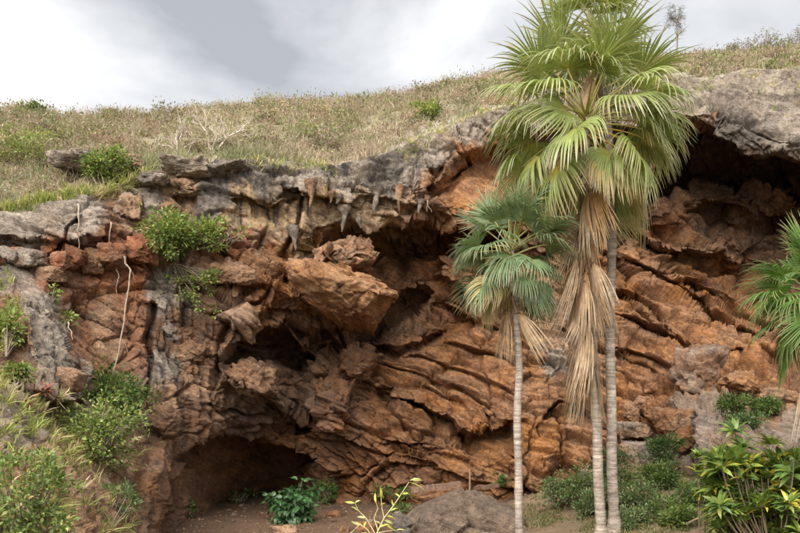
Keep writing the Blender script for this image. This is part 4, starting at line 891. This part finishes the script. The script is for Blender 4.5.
def slope_grass():
    parts = []
    zones = [([(-40, 268), (14, 270), (20, 290), (12, 340), (22, 395), (50, 408), (30, 440), (-40, 440)], 170, 0.27, 14), ([(-40, 200), (30, 196), (75, 190), (110, 184), (150, 168), (150, 172), (110, 196), (60, 202), (-40, 226)], 260, 0.3, 10), ([(30, 400), (60, 395), (90, 410), (150, 425), (140, 470), (60, 480), (30, 440)], 100, 0.24, 12), ([(0, 440), (50, 450), (120, 500), (140, 560), (0, 560)], 130, 0.3, 10), ([(700, 76), (800, 70), (870, 80), (860, 100), (790, 118), (720, 92), (670, 92)], 120, 0.16, 8), ([(395, 150), (420, 128), (520, 92), (520, 104), (440, 140), (410, 158)], 90, 0.2, 8), ([(235, 160), (330, 158), (335, 172), (240, 172)], 70, 0.22, 8)]
    for poly, nt_, hh, nb in zones:
        p = np.array(poly, float); cand = RNG.uniform(p.min(0), p.max(0), (nt_ * 6, 2)); cand = cand[poly_sd(cand, poly)[0] > 0][:nt_]
        b = np.array([surf(x, y) for x, y in cand]); nrm_ = np.array([surf_n(x, y) for x, y in cand]); n = len(b)
        B = np.repeat(b, nb, 0) + RNG.normal(size=(n * nb, 3)) * 0.05
        pal = np.array([(0.34, 0.36, 0.11), (0.26, 0.3, 0.09), (0.44, 0.4, 0.18), (0.55, 0.44, 0.27), (0.22, 0.27, 0.08)])
        c = np.repeat(pal[RNG.integers(0, 5, n)], nb, 0) * RNG.uniform(0.7, 1.3, (n * nb, 1))
        d = RNG.normal(size=(n * nb, 3)) * 0.45 + np.repeat(nrm_, nb, 0) * 0.6 + np.array([0, 0, 0.8])
        parts.append(blade_cloud(B, d, RNG.uniform(0.5, 1.3, n * nb) * hh, RNG.uniform(0.012, 0.03, n * nb), RNG.uniform(0.2, 1.1, n * nb), c, c * 1.2))
    V_, T_, C_ = join(parts)
    tag(mesh_np('slope_grass', V_, T_, M_GRASS, C_), 'arching yellow-green grass on the rocky left slope and rim', 'grass', None, 'stuff')
    n = 2600; x = RNG.uniform(2.4, 9, n); y = RNG.uniform(17, 25, n); kp = fbm(np.stack([x * .8, y * .8, 0 * x], 1), 3, 5) > -0.02; x, y = x[kp], y[kp]
    b = np.repeat(np.stack([x, y, ground_z(x, y)], 1), 6, 0); m = len(b); b += RNG.normal(size=(m, 3)) * (0.06, 0.06, 0)
    c = np.array([(0.16, 0.17, 0.06), (0.3, 0.24, 0.13), (0.1, 0.14, 0.045)])[RNG.integers(0, 3, m)] * RNG.uniform(0.7, 1.3, (m, 1))
    V_, T_, C_ = blade_cloud(b, RNG.normal(size=(m, 3)) * 0.5 + (0, 0, 1), RNG.uniform(0.05, 0.2, m), RNG.uniform(0.012, 0.025, m), RNG.uniform(0, 0.8, m), c, c * 1.15)
    tag(mesh_np('floor_grass', V_, T_, M_GRASS, C_), 'short thin grass on the bare slope under the palms', 'grass', None, 'stuff')
slope_grass()

# ------------------------------------------------------------------ FAN PALMS
def frond_mesh(name, el, sag, Lp, R, droop, cols, seed, dead=False, nseg=44, span=108, fold=0.18, fuse=0.42, bend=0.34, jitter=0.12):
    g = np.random.default_rng(seed); n = 7; a = np.linspace(el, el - sag, n); st_ = Lp / (n - 1)
    pet = np.zeros((n, 3)); pet[0] = (0.06, 0, 0)
    for i in range(1, n): pet[i] = pet[i - 1] + st_ * np.array([math.cos(a[i]), 0, math.sin(a[i])])
    V1_, F1_ = tubes([(pet, np.linspace(0.026, 0.013, n))], 5)
    cp = np.array(cols['pet']); C1 = np.repeat(np.linspace(0, 1, n), 5)[:, None] * (cp * 0.9 - cp) + cp
    eb = a[-1] - 0.12; d = np.array([math.cos(eb), 0, math.sin(eb)]); lat = np.array([0, 1.0, 0]); nn = np.array([-math.sin(eb), 0, math.cos(eb)])
    th = np.radians(np.linspace(-span, span, nseg)) + g.normal(size=nseg) * 0.012; dth = math.radians(2 * span / nseg)
    T = np.array([0.03, 0.2, 0.36, 0.46, 0.57, 0.68, 0.8, 0.91, 1.0]); Vs, Fs, Cs = [], [], []; off = 0
    gdn = np.array([0, 0, -1.0])
    tw = g.normal() * 0.12
    for i, t in enumerate(th):
        s = math.cos(t) * d + math.sin(t) * lat; s = s + nn * (fold * abs(math.sin(t)) + tw * math.sin(t)); s /= np.linalg.norm(s)
        side = -math.sin(t) * d + math.cos(t) * lat
        Ri = R * (0.72 + 0.28 * math.cos(t * 0.8)) * g.uniform(0.9, 1.06)
        dr = droop * g.uniform(0.55, 1.5); p = pet[-1] + s * Ri * T[0]; prev = T[0]; dirn = s.copy(); jit = g.normal(size=3) * jitter
        br = g.uniform(0.78, 1.22); tipc = np.array(cols['tip']) if g.random() > 0.3 else np.array((0.4, 0.28, 0.15)); Ri *= 1 if g.random() > 0.12 else g.uniform(0.55, 0.85)
        for k, tv in enumerate(T):
            if k:
                dirn = s + gdn * dr * (max(0, tv - bend) * 2.4) ** 1.6 + jit * max(0, tv - 0.4) * 2.2
                dirn = dirn / np.linalg.norm(dirn); p = p + dirn * Ri * (tv - prev); prev = tv
            w = 2 * min(tv, fuse) * Ri * math.tan(dth / 2) * 1.1
            if tv > fuse: w *= max(0.05, (1 - (tv - fuse) / (1 - fuse)) ** 0.75)
            sd_ = side - dirn * (side @ dirn); sd_ /= np.linalg.norm(sd_) + 1e-9; up = np.cross(dirn, sd_); up *= np.sign(up @ nn + 1e-6)
            z = (0.32 if k % 1 == 0 else 0) * w
            Vs += [p - sd_ * w / 2, p + up * z, p + sd_ * w / 2]
            cc = np.array(cols['base']) * (1 - min(1, tv / 0.3)) + np.array(cols['mid']) * min(1, tv / 0.3)
            if tv > 0.6: u_ = (tv - 0.6) / 0.4; cc = cc * (1 - u_) + tipc * u_
            Cs += [cc * br] * 3
        m = len(T)
        for k in range(m - 1):
            q = off + k * 3; Fs += [(q, q + 1, q + 4, q + 3), (q + 1, q + 2, q + 5, q + 4)]
        off += m * 3
    if not dead:
        return (mesh_np('frond', np.array(Vs), np.array(Fs), M_PALM, np.clip(np.array(Cs), 0, 1), link=False), mesh_np('petiole', V1_, F1_, M_PALM, np.clip(C1, 0, 1), link=False))
    V_ = np.concatenate([V1_, np.array(Vs)]); F_ = np.concatenate([F1_, np.array(Fs) + len(V1_)]); C_ = np.concatenate([C1, np.array(Cs)])
    return mesh_np(name, V_, F_, M_DEAD if dead else M_PALM, np.clip(C_, 0, 1), link=False)

YG = dict(base=(0.32, 0.32, 0.07), mid=(0.25, 0.3, 0.1), tip=(0.5, 0.49, 0.34), pet=(0.42, 0.38, 0.12))
BG = dict(base=(0.2, 0.25, 0.09), mid=(0.15, 0.22, 0.105), tip=(0.38, 0.41, 0.28), pet=(0.3, 0.29, 0.1))
SG = dict(base=(0.15, 0.24, 0.04), mid=(0.1, 0.19, 0.04), tip=(0.25, 0.29, 0.13), pet=(0.2, 0.25, 0.07))
YE = dict(base=(0.6, 0.42, 0.06), mid=(0.27, 0.31, 0.1), tip=(0.5, 0.46, 0.3), pet=(0.5, 0.36, 0.07))
BR = dict(base=(0.33, 0.21, 0.12), mid=(0.39, 0.28, 0.18), tip=(0.5, 0.43, 0.34), pet=(0.3, 0.2, 0.12))
OLD = dict(base=(0.42, 0.3, 0.08), mid=(0.36, 0.3, 0.12), tip=(0.46, 0.34, 0.2), pet=(0.4, 0.28, 0.1))
R_ = math.radians
def frond_set(C, Lp, R, seed, droopk=1.0, yel=True):
    s = {}
    for nm, el, sag, dr in (('up', 76, 8, 0.1), ('up2', 60, 15, 0.25), ('mid', 38, 22, 0.55), ('flat', 14, 30, 1.1), ('low', -12, 30, 1.9), ('hang', -36, 24, 2.3)):
        s[nm] = [frond_mesh('frond', R_(el + dv), R_(sag), Lp * (1.1 if nm in ('low', 'hang') else 1), R * (1.0 + 0.06 * dv / 8), dr * droopk, (YE if (yel and nm in ('hang', 'low') and q == 1) else (OLD if q == 2 else C)), seed + 10 * int(el + 90) + q, fold=0.3 if nm in ('up', 'up2') else 0.12) for q, dv in enumerate((-6, 5) + ((0,) if nm == 'hang' else ()))]
    return s
def dead_set(Lp, R, seed):
    out_ = []
    for q in range(6):
        tint = ((1.0, 0.85, 0.72), (1.15, 1.17, 1.2), (0.62, 0.56, 0.52), (1.0, 0.98, 0.95), (0.85, 0.66, 0.48), (1.2, 1.25, 1.32))[q]
        C = {k: tuple(np.array(v) * tint) for k, v in BR.items()}
        out_.append(frond_mesh('dead_frond', R_(-60 - 3 * q), R_(16), Lp * (0.35 + .06 * q), R * (0.85 + .09 * q), 3.2, C, seed + q, True, 18, 30 - 2 * q, 0.5 * (-1) ** q, 0.3, 0.1, 0.34))
    return out_

def palm(label, base, pts, r0, r1, fr, dead, counts, ndead, seed, skirt=(0.0, 0.0), scale=1.0, biased=None):
    """pts: trunk centre line in world space"""
    g = np.random.default_rng(seed); b = Vector(base); root = empty('fan_palm', b); tag(root, label, 'palm tree', 'fan palms')
    pts = np.array([np.array(p) - np.array(b) for p in pts]); n = 60; u = np.linspace(0, len(pts) - 1, n)
    cl = np.stack([np.interp(u, np.arange(len(pts)), pts[:, i]) for i in range(3)], 1); cl = np.stack([np.convolve(np.pad(cl[:, i], 4, 'edge'), np.ones(9) / 9, 'valid') for i in range(3)], 1); wob = np.linspace(0, 9, n); cl[:, 0] += 0.035 * np.sin(wob + seed) + 0.015 * np.sin(wob * 2.7 + seed); cl[0] = pts[0]; cl[-1] = pts[-1]
    rad = np.linspace(r0 * 1.12, r1 * 0.92, n) * (1 + 0.035 * g.normal(size=n)); rad[:3] *= (1.4, 1.25, 1.1)
    V_, F_ = tubes([(cl, rad)], 16); mesh_np('trunk', V_, F_, M_TRUNK, None, root)
    top = cl[-1]; k = 0
    for nm, cnt in counts:
        for i in range(cnt):
            az = (i + g.uniform(-.32, .32)) / cnt * 2 * math.pi + k * 1.1
            bl_, pe_ = fr[nm][int(g.integers(0, len(fr[nm])))]; o = bpy.data.objects.new('frond', bl_); COL.objects.link(o); o.parent = root; pt = bpy.data.objects.new('petiole', pe_); COL.objects.link(pt); pt.parent = o
            zoff = {'up': 0.15, 'up2': 0.1, 'mid': 0.0, 'flat': -0.12, 'low': -0.28, 'hang': -0.45}[nm] + g.normal() * 0.05
            o.location = Vector(top) + Vector((0, 0, zoff)); o.rotation_euler = (g.normal() * 0.33, g.normal() * 0.2, az); s_ = scale * g.uniform(0.86, 1.1); o.scale = (s_, s_, s_)
        k += 1
    for i in range(ndead):
        f = g.uniform(skirt[0], skirt[1]) if i > 4 else skirt[0]
        f = skirt[0] + (f - skirt[0]) ** 1.0; h = top[2] - 0.3 - f; az = g.uniform(0, 6.28) if biased is None else biased + g.normal() * (0.9 if f < 1.6 else 0.42)
        if i % 3 == 0 and f < 1.8 and biased != math.pi: az = g.uniform(0, 6.28)
        j = np.searchsorted(cl[:, 2], h); p = cl[min(j, n - 1)]
        o = bpy.data.objects.new('dead_frond', dead[int(g.integers(0, 6))]); COL.objects.link(o); o.parent = root
        o.location = Vector((p[0], p[1], h)); o.rotation_euler = (g.normal() * 0.22, R_(-4) + g.normal() * 0.17, az); s_ = g.uniform(0.75, 1.3); o.scale = (s_, s_ * 1.5, s_)
    return root
def gpt(px, Y): x = (px - 400) / F * Y; return Vector((x, Y, float(ground_z(x, Y)) - 0.08))
fA = frond_set(YG, 1.25, 1.3, 1000, 1.5); fB = frond_set(YG, 1.0, 1.25, 3000, 0.9); fC = frond_set(BG, 0.74, 0.85, 5000, 0.9, False); fD = frond_set(SG, 0.75, 0.95, 7000, 0.8, False)
dd = dead_set(1.0, 1.15, 9000)
YA = 18.4
palm('tall fan palm with a long shaggy skirt of dead fronds on its trunk', gpt(599, YA), [gpt(599, YA), W(597, 430, YA), W(594, 320, YA), W(590, 220, YA), W(586, 118, YA)], 0.108, 0.095, fA, dd, [('up', 4), ('up2', 8), ('mid', 10), ('flat', 11), ('low', 11), ('hang', 9)], 76, 1, (0.9, 4.7), 1.06, math.pi * 1.04)
YB = 18.95
palm('tallest fan palm with a smooth bare grey trunk rising above its neighbour', gpt(613, YB), [gpt(613, YB), W(612, 400, YB), W(611, 250, YB), W(607, 120, YB), W(593, 32, YB)], 0.115, 0.095, fB, dd, [('up', 7), ('up2', 8), ('mid', 7), ('flat', 5), ('low', 4), ('hang', 2)], 4, 2, (0.4, 0.9), 0.74)
YC = 18.2
palm('slim short fan palm with a blue-green crown beside the dome boulder', gpt(521, YC), [gpt(521, YC), W(519, 450, YC), W(517, 350, YC), W(514, 290, YC), W(511, 250, YC)], 0.085, 0.075, fC, dd, [('up', 4), ('up2', 7), ('mid', 9), ('flat', 10), ('low', 9), ('hang', 6)], 7, 3, (0.6, 1.3), 1.0, math.pi)
YD = 15.5
palm('deep green fan palm half hidden by the edge below the upper cave', gpt(822, YD), [gpt(822, YD), W(821, 450, YD), W(820, 370, YD), W(818, 295, YD)], 0.1, 0.09, fD, dd, [('up', 3), ('up2', 6), ('mid', 8), ('flat', 9), ('low', 8), ('hang', 7)], 5, 4, (0.5, 1.2), 0.95)
# heap of dead fronds on the ground, lower right
hb = gpt(712, 17.6); hr = empty('dead_frond_heap', hb); tag(hr, 'pale heap of dead palm fronds lying below the young whorled shrub', 'fronds')
g = np.random.default_rng(8)
for i in range(9):
    o = bpy.data.objects.new('dead_frond', dd[i % 4]); COL.objects.link(o); o.parent = hr; o.location = (g.normal() * 0.12, g.normal() * 0.12, 0.35 + 0.05 * i); o.rotation_euler = (g.normal() * 0.2, R_(-35) + g.normal() * 0.25, g.uniform(0, 6.28)); o.scale = (0.4,) * 3

# ------------------------------------------------------------------ FOREGROUND SPRIG
Yt = 6.0; g = np.random.default_rng(12)
gb = gpt(372, Yt); tw = empty('yellow_sprig', gb); tag(tw, 'thin yellow-green sprig with a few pale leaves rising in front of the cave floor', 'sprig')
def wl(x, y, dy=0.0): return np.array(W(x, y, Yt + dy) - gb)
lines = [(np.array([np.zeros(3), wl(373, 620), wl(372, 560), wl(376, 535), wl(384, 518), wl(396, 502), wl(409, 482)]), np.array([.009, .008, .007, .006, .005, .0045, .003])),
         (np.array([wl(374, 545), wl(368, 530), wl(360, 524), wl(352, 532)]), np.array([.005, .004, .004, .002])), (np.array([wl(376, 535), wl(366, 518), wl(358, 510), wl(355, 503)]), np.array([.005, .004, .003, .002])),
         (np.array([wl(378, 530), wl(374, 518), wl(378, 508), wl(376, 502)]), np.array([.005, .004, .003, .002])), (np.array([wl(384, 518), wl(382, 508), wl(381, 497)]), np.array([.004, .004, .003])), (np.array([wl(377, 533), wl(386, 531), wl(396, 530)]), np.array([.004, .003, .002]))]
V_, F_ = tubes([(a_, r_ * 0.75) for a_, r_ in lines], 6); mesh_np('stem', V_, F_, M_TWIG, np.tile([0.52, 0.49, 0.26], (len(V_), 1)), tw)
lv = [(390, 511, .8, .5, 8), (394, 506, -.5, .9, 8), (402, 494, .9, .2, 8), (400, 497, -.7, .6, 7), (364, 527, .2, .9, 8), (380, 506, .6, .7, 7), (358, 511, -.6, .7, 8), (374, 540, -.9, .4, 9), (381, 524, -.7, .5, 8), (409, 481, 1, .3, 16), (408, 482, 1, -.25, 20), (410, 480, .9, .1, 14), (381, 498, .05, 1, 12), (376, 503, -.2, 1, 10), (355, 503, -.9, .2, 10), (355, 503, .7, .5, 9), (386, 516, 1, -.1, 10), (384, 520, 1, -.35, 12), (396, 530, .9, .2, 9), (361, 524, -.8, .1, 12), (353, 531, -.7, -.6, 10), (372, 522, -.5, .9, 10), (378, 528, .8, .5, 12), (370, 534, -.8, .2, 11), (386, 523, .6, -.6, 11), (366, 518, -1, .3, 9)]
nL = len(lv); bs = np.array([wl(a, b) for a, b, *_ in lv]); dr_ = np.array([(c, g.normal() * 0.4, d) for _, _, c, d, _ in lv]); lnn = np.array([q[4] for q in lv]) * Yt / F
V_, T_, C_ = leaf_cloud(bs, dr_, g.normal(size=(nL, 3)) * 0.5 + (0, -0.7, 0.8), lnn, lnn * 0.26, np.array([(0.55, 0.55, 0.12), (0.45, 0.5, 0.1), (0.5, 0.52, 0.22)])[g.integers(0, 3, nL)], 0.3)
mesh_np('foliage', V_, T_, M_LEAF, C_, tw)

# ------------------------------------------------------------------ GRAVEL AND LITTER on the cave floor
def gravel():
    g = np.random.default_rng(31); V, T = ico(1); n = 1500
    x = g.uniform(-7.5, 7, n); y = 20 + 9 * g.random(n) ** 0.6; r = 0.014 + 0.075 * g.random(n) ** 5
    z = ground_z(x, y); sc = r[:, None] * g.uniform(0.7, 1.3, (n, 3)) * (1, 1, 0.65)
    Vn = (V[None] * sc[:, None] * (1 + 0.25 * g.normal(size=(n, len(V), 1)) * 0.6)) + np.stack([x, y, z + r * 0.2], 1)[:, None]
    C = np.array([(0.3, 0.18, 0.11), (0.36, 0.25, 0.17), (0.22, 0.14, 0.1), (0.4, 0.32, 0.25)])[g.integers(0, 4, n)] * g.uniform(0.7, 1.2, (n, 1))
    Ff = (np.arange(n)[:, None, None] * len(V) + T).reshape(-1, 3)
    tag(mesh_np('gravel', Vn.reshape(-1, 3), Ff, M_ROCK, np.repeat(C, len(V), 0), smooth=False), 'loose gravel and small stones scattered on the brown cave floor', 'gravel', None, 'stuff')
    n = 1600; x = g.uniform(-7, 8, n); y = 18 + 10 * g.random(n) ** 0.8; b = np.stack([x, y, ground_z(x, y) + 0.015], 1)
    V_, T_, C_ = leaf_cloud(b, g.normal(size=(n, 3)) * (1, 1, 0.12), np.array([0, 0, 1.0]) + g.normal(size=(n, 3)) * 0.25, g.uniform(0.05, 0.14, n), g.uniform(0.02, 0.05, n), np.array([(0.3, 0.2, 0.11), (0.4, 0.3, 0.17), (0.2, 0.13, 0.08)])[g.integers(0, 3, n)])
    tag(mesh_np('leaf_litter', V_, T_, M_DEAD, C_), 'dry brown leaf litter strewn over the sinkhole floor', 'leaf litter', None, 'stuff')
gravel()
